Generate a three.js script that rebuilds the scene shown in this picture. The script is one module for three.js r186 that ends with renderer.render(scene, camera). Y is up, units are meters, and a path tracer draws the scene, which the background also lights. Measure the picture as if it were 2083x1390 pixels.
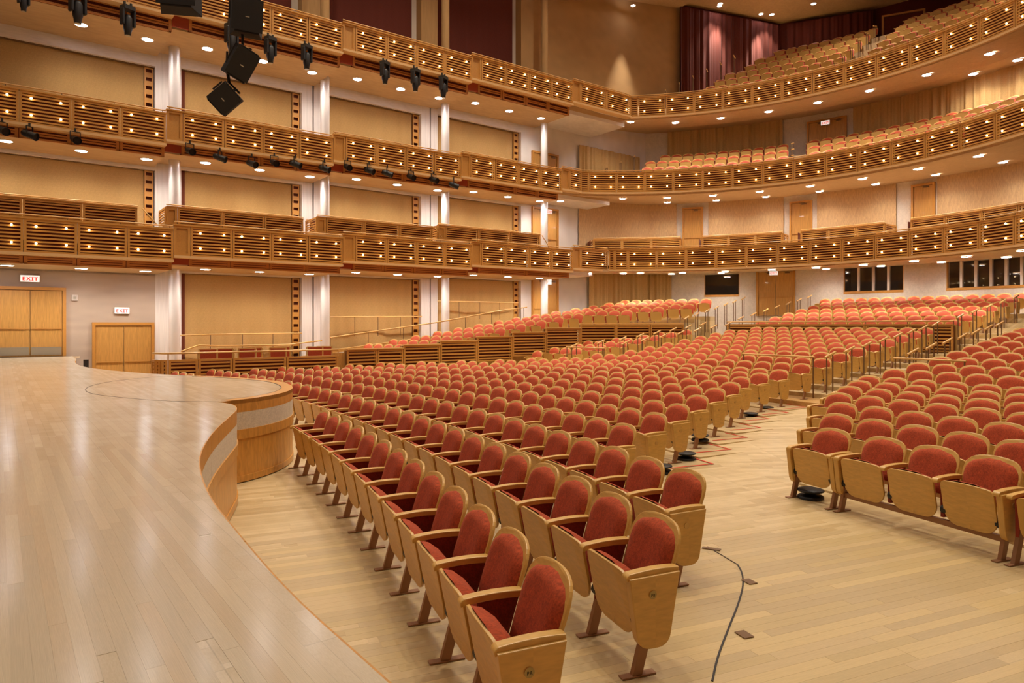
import * as THREE from 'three';
import { mergeGeometries } from 'three/addons/utils/BufferGeometryUtils.js';
import { RoundedBoxGeometry } from 'three/addons/geometries/RoundedBoxGeometry.js';

// ---------------------------------------------------------------- camera, exposure, house lights
const F = 1389, HY = 660, CAM = 2.02;           // focal length in pixels, horizon row, eye height
const scene = new THREE.Scene();
scene.background = new THREE.Color(0x000000);
const camera = new THREE.PerspectiveCamera(2 * Math.atan(695 / F) * 180 / Math.PI, 2083 / 1390, 0.05, 120);
camera.setViewOffset(2083, 1390, 0, 695 - HY, 2083, 1390);
camera.position.set(0, CAM, 0);
camera.lookAt(0, CAM, -10);
const renderer = new THREE.WebGLRenderer({ antialias: true });
renderer.toneMapping = THREE.LinearToneMapping;
renderer.toneMappingExposure = 1.08;
renderer.shadowMap.enabled = true;

const WARM = new THREE.Color().setRGB(1, 0.87, 0.69), COOL = new THREE.Color().setRGB(1, 0.91, 0.80);
const HOUSE = 118, DOWN = 19;                   // candela of a house light / a balcony downlight
const AX = [0.7995, 0.6007], NX = [0.6007, -0.7995];   // along the left wall, and out of it into the hall (X, depth)
const hallPoint = (s, r) => [AX[0] * s + NX[0] * r, AX[1] * s + NX[1] * r];

// ---------------------------------------------------------------- helpers
let seed = 7;
const rnd = () => { seed = (seed * 1664525 + 1013904223) >>> 0; return seed / 4294967296; };
const V = (p, y) => new THREE.Vector3(p[0], y, -p[1]);
const px = (x) => (x - 1041.5) / F;
const WALLK = 41.29;
const onK = (x, K) => { const t = px(x), d = K / (1.331 - t); return [t * d, d]; };       // pixel column on a plane parallel to the left wall
const ground = (x, y, Y = 0) => { const d = F * (CAM - Y) / (y - HY); return [px(x) * d, d]; };
const above = (x, y, Y) => { const d = F * (Y - CAM) / (HY - y); return [px(x) * d, d]; };
const hAt = (y, d) => CAM + (HY - y) * d / F;
const WANG = Math.atan2(AX[1], AX[0]);
const P0 = onK(353, WALLK);
const LW = (u, w) => [P0[0] + AX[0] * u + NX[0] * w, P0[1] + AX[1] * u + NX[1] * w];
const uOf = (x, w) => { const p = onK(x, WALLK - 1.665 * w); return (p[0] - P0[0]) * AX[0] + (p[1] - P0[1]) * AX[1]; };
const onCircle = (x, c, R) => { const t = px(x), a = t * t + 1, b = -2 * (t * c[0] + c[1]), k = c[0] * c[0] + c[1] * c[1] - R * R, d = (-b + Math.sqrt(b * b - 4 * a * k)) / (2 * a); return [t * d, d]; };
const pol = (c, R, deg) => [c[0] + R * Math.cos(deg * Math.PI / 180), c[1] + R * Math.sin(deg * Math.PI / 180)];
const degOf = (c, p) => Math.atan2(p[1] - c[1], p[0] - c[0]) * 180 / Math.PI;
const dist = (a, b) => Math.hypot(a[0] - b[0], a[1] - b[1]);
const lerp = (a, b, t) => [a[0] + (b[0] - a[0]) * t, a[1] + (b[1] - a[1]) * t];

const taken = new Map();
const numbered = (n) => { const k = taken.get(n) || 0; taken.set(n, k + 1); return k ? n + '_' + String(k).padStart(3, '0') : n; };
function tag(o, label, category, group) { o.userData.label = label; o.userData.category = category; if (group) o.userData.group = group; return o; }
function mesh(name, g, m, parent) { const o = new THREE.Mesh(g, m); o.name = name; o.castShadow = o.receiveShadow = true; if (parent) parent.add(o); return o; }
function top(name, g, m, label, category, group) { const o = mesh(numbered(name), g, m, scene); return tag(o, label, category, group); }
function thing(name, label, category, group) { const o = new THREE.Group(); o.name = numbered(name); scene.add(o); return tag(o, label, category, group); }
function struct(name, g, m) { const o = g ? mesh(name, g, m, scene) : new THREE.Group(); if (!g) { o.name = name; scene.add(o); } o.userData.kind = 'structure'; return o; }
const box = (w, h, d, x = 0, y = 0, z = 0) => new THREE.BoxGeometry(w, h, d).translate(x, y, z);
const merge = (list) => mergeGeometries(list.map((g) => { const k = g.index ? g.toNonIndexed() : g; for (const n of Object.keys(k.attributes)) if (!['position', 'normal', 'uv'].includes(n)) k.deleteAttribute(n); return k; }));
function place(o, p, y, angle) { o.position.set(p[0], y, -p[1]); o.rotation.y = angle; return o; }
const angleOf = (a, b) => Math.atan2(b[1] - a[1], b[0] - a[0]);
const one = ['first', 'second', 'third', 'fourth', 'fifth', 'sixth', 'seventh', 'eighth', 'ninth', 'tenth', 'eleventh', 'twelfth', 'thirteenth', 'fourteenth', 'fifteenth', 'sixteenth', 'seventeenth', 'eighteenth', 'nineteenth', 'twentieth'];
const ORD = (n) => n < 20 ? one[n] : n === 29 ? 'thirtieth' : n === 39 ? 'fortieth' : (n < 29 ? 'twenty-' : n < 39 ? 'thirty-' : 'forty-') + one[(n + 1) % 10 - 1];
const UNIT = new THREE.BoxGeometry(1, 1, 1);
function bar(name, parent, m, w, h, d, x, y, z) { const o = mesh(name, UNIT, m, parent); o.scale.set(w, h, d); o.position.set(x, y, z); return o; }
function tube(pts, r, seg = 6, closed = false) { const c = new THREE.CatmullRomCurve3(pts, closed, 'catmullrom', 0.02); return new THREE.TubeGeometry(c, Math.max(1, (pts.length - 1) * 2), r, seg, closed); }
function rod(a, b, r, seg = 6) { const v = b.clone().sub(a), g = new THREE.CylinderGeometry(r, r, v.length(), seg); g.applyQuaternion(new THREE.Quaternion().setFromUnitVectors(new THREE.Vector3(0, 1, 0), v.clone().normalize())); const m = a.clone().add(b).multiplyScalar(0.5); return g.translate(m.x, m.y, m.z); }
// a wall or strip that follows a plan path: thickness to the left of the path when it is positive
function strip(path, y0, y1, thick, y0e, y1e) {
  const n = path.length, pos = [], uv = [], idx = [], nor = [];
  const off = path.map((p, i) => { const a = path[Math.max(0, i - 1)], b = path[Math.min(n - 1, i + 1)], l = dist(a, b) || 1; return [p[0] - (b[1] - a[1]) / l * thick, p[1] + (b[0] - a[0]) / l * thick]; });
  let run = 0;
  const quad = (a, b, c, d, ua) => { const k = pos.length / 3; for (const v of [a, b, c, d]) pos.push(v.x, v.y, v.z); for (const u of ua) uv.push(u[0], u[1]); idx.push(k, k + 1, k + 2, k, k + 2, k + 3); };
  for (let i = 0; i < n - 1; i++) {
    const l = dist(path[i], path[i + 1]), f0 = i / (n - 1), f1 = (i + 1) / (n - 1);
    const b0 = y0e === undefined ? y0 : y0 + (y0e - y0) * f0, b1 = y0e === undefined ? y0 : y0 + (y0e - y0) * f1;
    const t0 = y1e === undefined ? y1 : y1 + (y1e - y1) * f0, t1 = y1e === undefined ? y1 : y1 + (y1e - y1) * f1;
    const U = [[run, b0], [run + l, b1], [run + l, t1], [run, t0]];
    quad(V(path[i], b0), V(path[i + 1], b1), V(path[i + 1], t1), V(path[i], t0), U);
    quad(V(off[i + 1], b1), V(off[i], b0), V(off[i], t0), V(off[i + 1], t1), U);
    quad(V(path[i], t0), V(path[i + 1], t1), V(off[i + 1], t1), V(off[i], t0), [[run, 0], [run + l, 0], [run + l, thick], [run, thick]]);
    quad(V(off[i], b0), V(off[i + 1], b1), V(path[i + 1], b1), V(path[i], b0), [[run, 0], [run + l, 0], [run + l, thick], [run, thick]]);
    run += l;
  }
  quad(V(off[0], y0), V(path[0], y0), V(path[0], y1), V(off[0], y1), [[0, y0], [Math.abs(thick), y0], [Math.abs(thick), y1], [0, y1]]);
  const e = n - 1, be = y0e === undefined ? y0 : y0e, te = y1e === undefined ? y1 : y1e;
  quad(V(path[e], be), V(off[e], be), V(off[e], te), V(path[e], te), [[0, be], [Math.abs(thick), be], [Math.abs(thick), te], [0, te]]);
  const g = new THREE.BufferGeometry();
  g.setAttribute('position', new THREE.Float32BufferAttribute(pos, 3)); g.setAttribute('uv', new THREE.Float32BufferAttribute(uv, 2)); g.setIndex(idx); g.computeVertexNormals();
  return g;
}
// flat slab from a plan outline
function slab(outline, y0, y1, turn = 0) {
  const s = new THREE.Shape(outline.map((p) => new THREE.Vector2(p[0], p[1])));
  const g = new THREE.ExtrudeGeometry(s, { depth: y1 - y0, bevelEnabled: false, curveSegments: 4 });
  g.rotateX(-Math.PI / 2); g.translate(0, y0, 0);
  const p = g.attributes.position, u = g.attributes.uv, c = Math.cos(turn), n = Math.sin(turn), nr = g.attributes.normal;
  for (let i = 0; i < p.count; i++) { const x = p.getX(i), d = -p.getZ(i); if (Math.abs(nr.getY(i)) > 0.5) u.setXY(i, x * c + d * n, -x * n + d * c); else u.setXY(i, x + d, p.getY(i)); }
  return g;
}
// ring sector between two radii about c, bottom and top heights may differ at the inner and outer edge
function ring(c, deg0, deg1, r0, r1, b0, t0, b1, t1, n) {
  const pos = [], idx = [], uv = [];
  const R1 = typeof r1 === 'function' ? r1 : () => r1;
  const P = (i) => { const a = deg0 + (deg1 - deg0) * i / n, o = R1(a), f = (o - r0) / ((typeof r1 === 'function' ? r1.full : r1) - r0); return [V(pol(c, r0, a), b0), V(pol(c, r0, a), t0), V(pol(c, o, a), t0 + (t1 - t0) * f), V(pol(c, o, a), b0 + (b1 - b0) * f)]; };
  const quad = (a, b, e, d) => { const k = pos.length / 3; for (const v of [a, b, e, d]) { pos.push(v.x, v.y, v.z); uv.push(v.x + v.y, -v.z + v.y); } idx.push(k, k + 1, k + 2, k, k + 2, k + 3); };
  for (let i = 0; i < n; i++) { const A = P(i), B = P(i + 1); for (let j = 0; j < 4; j++) quad(A[j], B[j], B[(j + 1) % 4], A[(j + 1) % 4]); }
  const A = P(0), B = P(n); quad(A[0], A[1], A[2], A[3]); quad(B[3], B[2], B[1], B[0]);
  const g = new THREE.BufferGeometry();
  g.setAttribute('position', new THREE.Float32BufferAttribute(pos, 3)); g.setAttribute('uv', new THREE.Float32BufferAttribute(uv, 2)); g.setIndex(idx); g.computeVertexNormals();
  return g;
}

// ---------------------------------------------------------------- textures and materials
function data(size, fn, repeat = 1, srgb = true) {
  const a = new Uint8Array(size * size * 4);
  for (let j = 0; j < size; j++) for (let i = 0; i < size; i++) { const c = fn(i, j), k = (j * size + i) * 4; a[k] = c[0]; a[k + 1] = c[1]; a[k + 2] = c[2]; a[k + 3] = 255; }
  const t = new THREE.DataTexture(a, size, size); t.magFilter = THREE.LinearFilter; t.minFilter = THREE.LinearMipmapLinearFilter; t.generateMipmaps = true;
  t.wrapS = t.wrapT = THREE.RepeatWrapping; t.repeat.set(repeat, repeat); if (srgb) t.colorSpace = THREE.SRGBColorSpace; t.needsUpdate = true; return t;
}
function lattice(n) { const a = new Float32Array(n * n); for (let i = 0; i < n * n; i++) a[i] = rnd(); return (x, y) => { const xi = Math.floor(x), yi = Math.floor(y), fx = x - xi, fy = y - yi, s = (i, j) => a[((j % n + n) % n) * n + ((i % n + n) % n)], u = fx * fx * (3 - 2 * fx), v = fy * fy * (3 - 2 * fy); return (s(xi, yi) * (1 - u) + s(xi + 1, yi) * u) * (1 - v) + (s(xi, yi + 1) * (1 - u) + s(xi + 1, yi + 1) * u) * v; }; }
const L64 = lattice(64), L32 = lattice(32), L16 = lattice(16);
const grey = (v) => { const c = Math.max(0, Math.min(255, v)); return [c, c, c]; };
const grain = data(256, (i, j) => { const s = L64(i / 16, j / 4 + 3 * L16(i / 32, j / 64)) * 0.6 + L64(i / 8, j / 1.6) * 0.4; return grey(255 - 30 * s); });
const fine = data(256, (i, j) => grey(255 - 20 * L64(i / 10, j / 3 + 2 * L16(i / 32, j / 64)) - 8 * L64(i / 3, j)));
const veneer = data(256, (i, j) => { const s = L64(i / 4 + 2 * L16(i / 16, j / 16), j / 24) * 0.7 + L32(i / 2, j / 8) * 0.3; return grey(255 - 40 * s); }, 0.8);
const weave = data(128, (i, j) => { const s = (i % 4 < 2 ? 0.5 : 0) + (j % 4 < 2 ? 0.5 : 0); return grey(255 - 30 * s - 40 * L32(i / 4, j / 4) * 0.6); }, 3);
const plush = data(128, (i, j) => grey(255 - 60 * L64(i / 2, j / 2) - 25 * L16(i / 8, j / 8)), 3);
const plaster = data(128, (i, j) => grey(255 - 16 * L64(i / 2, j / 2) - 10 * L16(i / 8, j / 8)), 0.5);
const speckle = data(128, (i, j) => grey(120 + 110 * L64(i / 2, j / 2)), 4, false);
// strip-floor pattern: `rows` boards across one tile, broken at random lengths
function boards(rows, base, vary) {
  const cut = [], tone = [];
  for (let r = 0; r < rows; r++) { const c = [0]; while (c[c.length - 1] < 1) c.push(c[c.length - 1] + 0.2 + rnd() * 0.35); cut.push(c); tone.push(c.map(() => rnd())); }
  return (i, j, n) => {
    const f = j / n * rows, r = Math.floor(f) % rows, e = f - Math.floor(f); let k = 0; const x = i / n; while (cut[r][k + 1] <= x) k++;
    if (k === cut[r].length - 2) { /* last board of the run */ }
    const t = (tone[r][k] - 0.5) * vary + (L64(i / 6, j * 1.3) - 0.5) * 0.06 + (L16(i / 60, j / 60) - 0.5) * 0.06;
    const seam = e < 0.05 || (x - cut[r][k]) * n < 1.2 ? 0.90 : 1;
    return base.map((b, q) => Math.max(0, Math.min(255, b * (1 + t * (q === 2 ? 1.5 : q === 0 ? 0.85 : 1.05)) * seam)));
  };
}
const FLOORC = [200, 176, 130], STAGEC = [203, 188, 160];
const fb = boards(24, FLOORC, 0.15), sb = boards(36, STAGEC, 0.09);
const floorMap = data(1024, (i, j) => fb(i, j, 1024), 0.5), stageMap = data(1024, (i, j) => sb(i, j, 1024), 0.5);
const C = (r, g, b) => new THREE.Color().setRGB(r / 255, g / 255, b / 255, THREE.SRGBColorSpace);
const std = (color, roughness, o = {}) => new THREE.MeshStandardMaterial({ color, roughness, side: THREE.DoubleSide, ...o });
const phys = (color, roughness, o = {}) => new THREE.MeshPhysicalMaterial({ color, roughness, side: THREE.DoubleSide, ...o });
const M = {
  floor: phys(C(255, 255, 255), 0.42, { map: floorMap, clearcoat: 0.35, clearcoatRoughness: 0.25 }),
  stage: phys(C(255, 255, 255), 0.45, { map: stageMap, clearcoat: 1.0, clearcoatRoughness: 0.17 }),
  riser: std(C(196, 150, 84), 0.5, { map: veneer }),
  chairWood: phys(C(220, 174, 92), 0.42, { map: grain, clearcoat: 0.3, clearcoatRoughness: 0.3 }),
  red: phys(C(198, 80, 36), 0.92, { map: plush, sheen: 0.25, sheenColor: C(255, 140, 90), sheenRoughness: 0.5 }),
  sideRed: std(C(150, 46, 26), 0.8, { map: plush }),
  leg: std(C(150, 108, 76), 0.45, { metalness: 0.2 }),
  black: std(C(20, 17, 17), 0.5),
  blackCloth: std(C(20, 13, 12), 0.9),
  slat: std(C(206, 146, 66), 0.5, { map: grain }),
  frame: std(C(200, 142, 66), 0.48, { map: grain }),
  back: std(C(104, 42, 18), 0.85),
  valance: std(C(196, 128, 62), 0.55, { map: grain }),
  ledge: std(C(214, 176, 124), 0.7),
  redPanel: std(C(150, 58, 24), 0.7),
  rail: std(C(226, 178, 104), 0.35, { map: grain }),
  brass: std(C(196, 160, 100), 0.35, { metalness: 0.5 }),
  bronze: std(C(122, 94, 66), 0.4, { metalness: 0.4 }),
  soffit: std(C(200, 168, 126), 0.85, { map: plaster }),
  white: std(C(226, 216, 208), 0.8, { map: plaster }),
  cream: std(C(224, 210, 192), 0.85, { map: plaster }),
  greyWall: std(C(192, 172, 154), 0.9, { map: plaster }),
  shade: std(C(204, 162, 100), 0.9, { map: weave }),
  curtain: std(C(212, 172, 110), 0.92, { map: weave }),
  fabric: std(C(208, 170, 122), 0.92, { map: veneer }),
  maroon: std(C(104, 40, 22), 0.95, { map: weave }),
  tan: std(C(186, 146, 94), 0.9, { map: plaster }),
  column: phys(C(214, 206, 200), 0.35, { metalness: 0.1, clearcoat: 0.5, clearcoatRoughness: 0.2 }),
  door: phys(C(206, 152, 78), 0.45, { map: veneer, clearcoat: 0.2 }),
  doorFrame: std(C(200, 140, 62), 0.45, { map: grain }),
  steel: std(C(190, 184, 170), 0.3, { metalness: 0.85 }),
  glass: phys(C(255, 255, 255), 0.03, { transmission: 1, thickness: 0, ior: 1.5 }),
  dark: std(C(34, 22, 18), 0.9),
  room: std(C(96, 84, 74), 0.9),
  ceiling: std(C(196, 160, 112), 0.9, { map: plaster }),
  stageWood: phys(C(222, 160, 76), 0.4, { map: veneer, clearcoat: 0.3, clearcoatRoughness: 0.25 }),
  stageCream: std(C(234, 220, 196), 0.9, { map: weave }),
  tape: std(C(214, 48, 24), 0.6),
  seam: std(C(60, 40, 26), 0.7),
  lamp: std(C(255, 250, 240), 0.5, { emissive: new THREE.Color().setRGB(0.92, 0.92, 1.0), emissiveIntensity: 40 }),
  bulb: std(C(255, 240, 210), 0.5, { emissive: new THREE.Color().setRGB(1, 0.78, 0.42), emissiveIntensity: 16 }),
  trimRing: std(C(230, 214, 190), 0.5),
};
function fixed(m) { const k = m.clone(); return k; }

// ---------------------------------------------------------------- plan of the hall
const ROWC = [-36.98, -10.06];                       // all stalls rows are arcs about this point
const rowR = (k) => 39.22 + 0.98 * k;
const rowY = (k) => k <= 5 ? 0 : k <= 11 ? 0.026 * (k - 5) : k === 12 ? 0.26 : 0.36 + 0.107 * (k - 13);
const interp = (xs, ys, x) => { if (x <= xs[0]) return ys[0]; for (let i = 1; i < xs.length; i++) if (x <= xs[i]) return ys[i - 1] + (ys[i] - ys[i - 1]) * (x - xs[i - 1]) / (xs[i] - xs[i - 1]); return ys[ys.length - 1]; };
const aisleIn = (R) => interp([42.1, 43.1, 44.2, 45.1, 46.1, 47.1, 48, 49, 50, 52, 58.8, 68], [25.1, 26.0, 27.0, 27.75, 28.5, 29.2, 29.9, 30.3, 30.6, 30.9, 32.0, 32.6], R);
const aisleOut = (R) => interp([44.1, 45.2, 46.1, 47, 48, 49, 50, 53, 59, 68], [24.1, 25.2, 26.0, 26.95, 27.6, 28.2, 28.75, 29.0, 30.0, 30.6], R);
const farIn = (R) => interp([42, 44.2, 47, 50, 52, 58], [46, 44.8, 42.4, 40.3, 39.2, 39.0], R);      // the aisle on the far side
const farOut = (R) => interp([44.6, 47.5, 50.5, 52, 53.5, 58], [47.6, 45.0, 42.6, 40.9, 40.5, 40.4], R);
const WALLIN = 33;                                   // plane of the side-box fronts
const rightOf = (p, a, b) => (b[0] - a[0]) * (p[1] - a[1]) - (b[1] - a[1]) * (p[0] - a[0]);
const kOf = (p) => 1.331 * p[1] - p[0];
const TIER = {                                       // horseshoe of each balcony: centre, radius, heights at the third bay
  1: { c: [4.386, 19.43], R: 11.27, bulb: 4.898, w: 2.606, fold: 1236, soff: 3.93, rearIn: 4.36, rearOut: 4.68, step: 6.45 },
  2: { c: [4.758, 19.76], R: 11.38, bulb: 8.455, w: 1.976, fold: 1182, soff: 7.42, rearIn: 7.88, rearOut: 8.42, step: 6.4 },
  3: { c: [4.228, 19.516], R: 12.6, bulb: 12.17, w: 2.606, fold: 1283, soff: 11.05, rearIn: 11.62, rearOut: 11.84, step: 5.77 },
};
const HC = [4.4, 19.5], REAR = 17.1;                 // the curved rear wall
const wallHit = (c, deg) => { const q = deg * Math.PI / 180, cx = Math.cos(q), cy = Math.sin(q), k = 1.331 * cy - cx; return k <= 0.02 ? 1e9 : (WALLK - 1.331 * c[1] + c[0]) / k; };

// ---------------------------------------------------------------- floor, steps, stage
const floor = struct('floor');
{
  const turn = 23 * Math.PI / 180;
  mesh('floor_slab', slab([[-26, -14], [30, -14], [34, 44], [-26, 44]], -0.3, 0, turn), M.floor, floor);
  // boards near enough to be told apart
  const inView = (p) => { const x = 1041.5 + F * p[0] / p[1]; return p[1] > 2.6 && p[1] < 6.6 && x > 360 && x < 2120; };
  const c = Math.cos(turn), s = Math.sin(turn), tones = [0.95, 0.985, 1.015, 1.045, 0.965].map((f, i) => { const m = M.floor.clone(); m.map = fine; m.color = C(FLOORC[0] * f * 1.04, FLOORC[1] * f * 1.04, FLOORC[2] * (f * 1.04 - (i % 2) * 0.03)); return m; });
  let count = 0; const W = 0.083;
  for (let v = -1.2; v < 7.5 && count < 300; v += W) {
    let u = -3 - rnd() * 1.5;
    while (u < 8) {
      const l = 0.7 + rnd() * 1.5, mid = [(u + l / 2) * c - v * s, (u + l / 2) * s + v * c];
      const onStage = mid[0] < -0.1 && mid[1] < 8.5 && mid[0] * 0.7995 + mid[1] * 0.6007 < 1.15 + Math.max(0, (mid[1] - 5) * 0.4);
      if (mid[1] > 0.5 && inView(mid) && !onStage && count < 300) { const o = bar('plank', floor, tones[Math.floor(rnd() * 5)], l - 0.0015, 0.0018, W - 0.001, 0, 0, 0); place(o, mid, 0, turn); count++; }
      u += l;
    }
  }
  // stepped rake: one riser for each stalls row
  const leftLimit = (R) => { for (let a = 40; a < 60; a += 0.1) if (kOf(pol(ROWC, R, a)) > WALLIN - 0.1 || (pol(ROWC, R, a)[0] > 2.6 && a > 40 && rightOf(pol(ROWC, R, a), [2.67, 26.8], [7.05, 28.0]) > -0.1)) return a; return 60; };
  for (let k = 6; k <= 20; k++) {
    const R0 = rowR(k) - 0.44, R1 = rowR(k) + (k === 20 ? 0.75 : 0.54), y = rowY(k), lim = leftLimit(R0 + 0.5);
    if (k <= 11) for (const [a, b] of [[14, aisleOut(R0) - 0.0], [aisleIn(R0) - 0.35, farIn(R0) + 0.3], [farOut(R0), lim]]) mesh('riser', ring(ROWC, a, b, R0, R1, -0.1, y, -0.1, y, Math.max(4, Math.round((b - a) / 1.2))), M.floor, floor);
    else mesh('riser', ring(ROWC, 14, lim, R0, R1, -0.1, y, -0.1, y, 30), k === 12 ? M.riser : M.floor, floor);
  }
  for (const [a, b] of [[0, 0], [1, 0]]) { const n = 12; for (let i = 0; i < n; i++) { const R0 = 44.6 + i * 0.492, R1 = R0 + 0.492, A0 = a ? farIn(R0) : aisleOut(R0), A1 = a ? farOut(R0) : aisleIn(R0); mesh('ramp', ring(ROWC, A0 - 0.2, A1 + 0.2, R0, R1, -0.1, 0.15 * i / n, -0.1, 0.15 * (i + 1) / n, 3), M.floor, floor); } }
  // raised seating at the back
  for (let m = 0; m < 7; m++) { const R0 = 60.35 + 0.98 * m, y = 1.36 + 0.175 * m; mesh('riser', ring(ROWC, 16, 41, R0, m === 6 ? R0 + 2.4 : R0 + 0.99, -0.1, y, -0.1, y, 18), M.floor, floor); }
}

// stage: plan edge from beside the camera round to the far wall
const smooth = (pts, n) => new THREE.CatmullRomCurve3(pts.map((p) => new THREE.Vector3(p[0], p[1], 0)), false, 'centripetal').getSpacedPoints(n).map((v) => [v.x, v.y]);
const SH = 1.06;
const edgeA = smooth([[3.6, -3.5], [1.5, -0.6], [0.27, 1.04], [-0.33, 1.84], [-0.77, 2.42], [-1.3, 3.21], [-1.65, 3.76], [-2.02, 4.44], [-2.27, 4.98], [-2.5, 5.6], [-2.72, 6.3], [-2.92, 7.05], [-3.12, 7.75], [-3.36, 8.2], [-3.66, 8.46]], 70);
const edgeB = smooth([[-3.62, 8.44], [-3.36, 8.86], [-3.22, 9.4], [-3.24, 10.0], [-3.46, 10.7], [-3.95, 11.5], [-4.7, 12.15], [-5.4, 12.55], [-5.95, 12.75]], 44);
const edgeC = smooth([[-5.95, 12.75], [-6.7, 13.1], [-7.64, 13.7], [-8.8, 14.6], [-9.9, 15.7], [-11, 17.2], [-12, 18.8], [-13.1, 20.35]], 30);
{
  const t = thing('stage', 'pale maple concert stage with curved front lobes and honey wood apron', 'stage');
  const ins = (e) => e.map((p, i, a) => { const q = a[Math.max(0, i - 1)], b = a[Math.min(a.length - 1, i + 1)], l = dist(q, b); return [p[0] - (b[1] - q[1]) / l * 0.008, p[1] + (b[0] - q[0]) / l * 0.008]; });
  const outline = [...ins(edgeA), ...ins(edgeB).slice(1), ...ins(edgeC).slice(1), [-13.1, 20.7], [-26, 11], [-22, -2], [-14, -12], [6, -12]];
  const across = Math.atan2(NX[1], NX[0]);
  mesh('deck', slab(outline, SH - 0.06, SH, across), M.stage, t);
  const parts = (edge, len) => { const out = []; let cur = [edge[0]], run = 0; for (let i = 1; i < edge.length; i++) { run += dist(edge[i - 1], edge[i]); cur.push(edge[i]); if (run > len) { out.push(cur); cur = [edge[i]]; run = 0; } } if (cur.length > 1) out.push(cur); return out; };
  for (const e of [edgeA, edgeB, edgeC]) for (const q of parts(e, 1.5)) {
    const cut = q.slice(); const a = cut[0], b = cut[1]; cut[0] = lerp(a, b, 0.006 / dist(a, b));
    mesh('nosing', strip(cut, 0.90, SH - 0.0008, 0.03), M.stageWood, t);
    mesh('cloth_band', strip(cut, 0.68, 0.90, 0.05), M.stageCream, t);
    mesh('band_rail', strip(cut, 0.56, 0.68, -0.014), M.stageWood, t);
    mesh('apron_panel', strip(cut, 0.09, 0.56, 0.05), M.stageWood, t);
    mesh('base_rail', strip(cut, 0.012, 0.09, -0.014), M.stageWood, t);
  }
  // the seam of the stage lift and the wood rim along the round lobe
  const seam = smooth([[-3.66, 8.46], [-4.3, 8.55], [-5.1, 8.95], [-5.8, 9.45], [-6.3, 10.1], [-6.6, 10.8], [-6.72, 11.6], [-6.5, 12.4], [-6.1, 12.75]], 40);
  mesh('lift_seam', strip(seam, SH - 0.004, SH + 0.0015, 0.012), M.seam, t);
  mesh('rim', strip(edgeB.slice(1, -1), SH - 0.05, SH + 0.003, 0.16), M.stageWood, t);
  mesh('rim_seam', strip(edgeB.slice(1, -1).map((p, i, a) => { const q = a[Math.max(0, i - 1)], b = a[Math.min(a.length - 1, i + 1)], l = dist(q, b); return [p[0] - (b[1] - q[1]) / l * 0.16, p[1] + (b[0] - q[0]) / l * 0.16]; }), SH - 0.004, SH + 0.0035, 0.012), M.seam, t);
  // boards of the deck near the camera
  const tones = [0.972, 0.99, 1.01, 1.028].map((f, i) => { const m = M.stage.clone(); m.map = fine; m.color = C(STAGEC[0] * f * 1.03, STAGEC[1] * (f * 1.03 - (i === 1) * 0.02), STAGEC[2] * (f * 1.03 - (i === 1) * 0.04)); return m; });
  const poly = edgeA; const inside = (p) => { let best = 1e9, at = null, k = 0; for (let i = 0; i < poly.length - 1; i++) { const l = dist(p, poly[i]); if (l < best) { best = l; k = i; } } const a = poly[Math.max(0, k - 1)], b = poly[k + 1]; return (b[0] - a[0]) * (p[1] - a[1]) - (b[1] - a[1]) * (p[0] - a[0]) > 0 && best > 0.1; };
  let count = 0; const W = 0.05;
  for (let s = 1.2; s > -3.4 && count < 300; s -= W) {
    let r = 0.6 - rnd() * 0.8;
    while (r > -7) {
      const l = 0.9 + rnd() * 1.6, A = hallPoint(s, r), B = hallPoint(s, r - l), mid = lerp(A, B, 0.5), x = 1041.5 + F * mid[0] / mid[1];
      if (mid[1] > 1.2 && mid[1] < 5.2 && x > -260 && inside(hallPoint(s + W / 2, r)) && inside(hallPoint(s + W / 2, r - l)) && inside(mid) && count < 300) { const o = bar('plank', t, tones[Math.floor(rnd() * 4)], l - 0.0008, 0.001, W - 0.0004, 0, 0, 0); place(o, mid, SH + 0.0004, across); count++; }
      r -= l;
    }
  }
}

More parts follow.
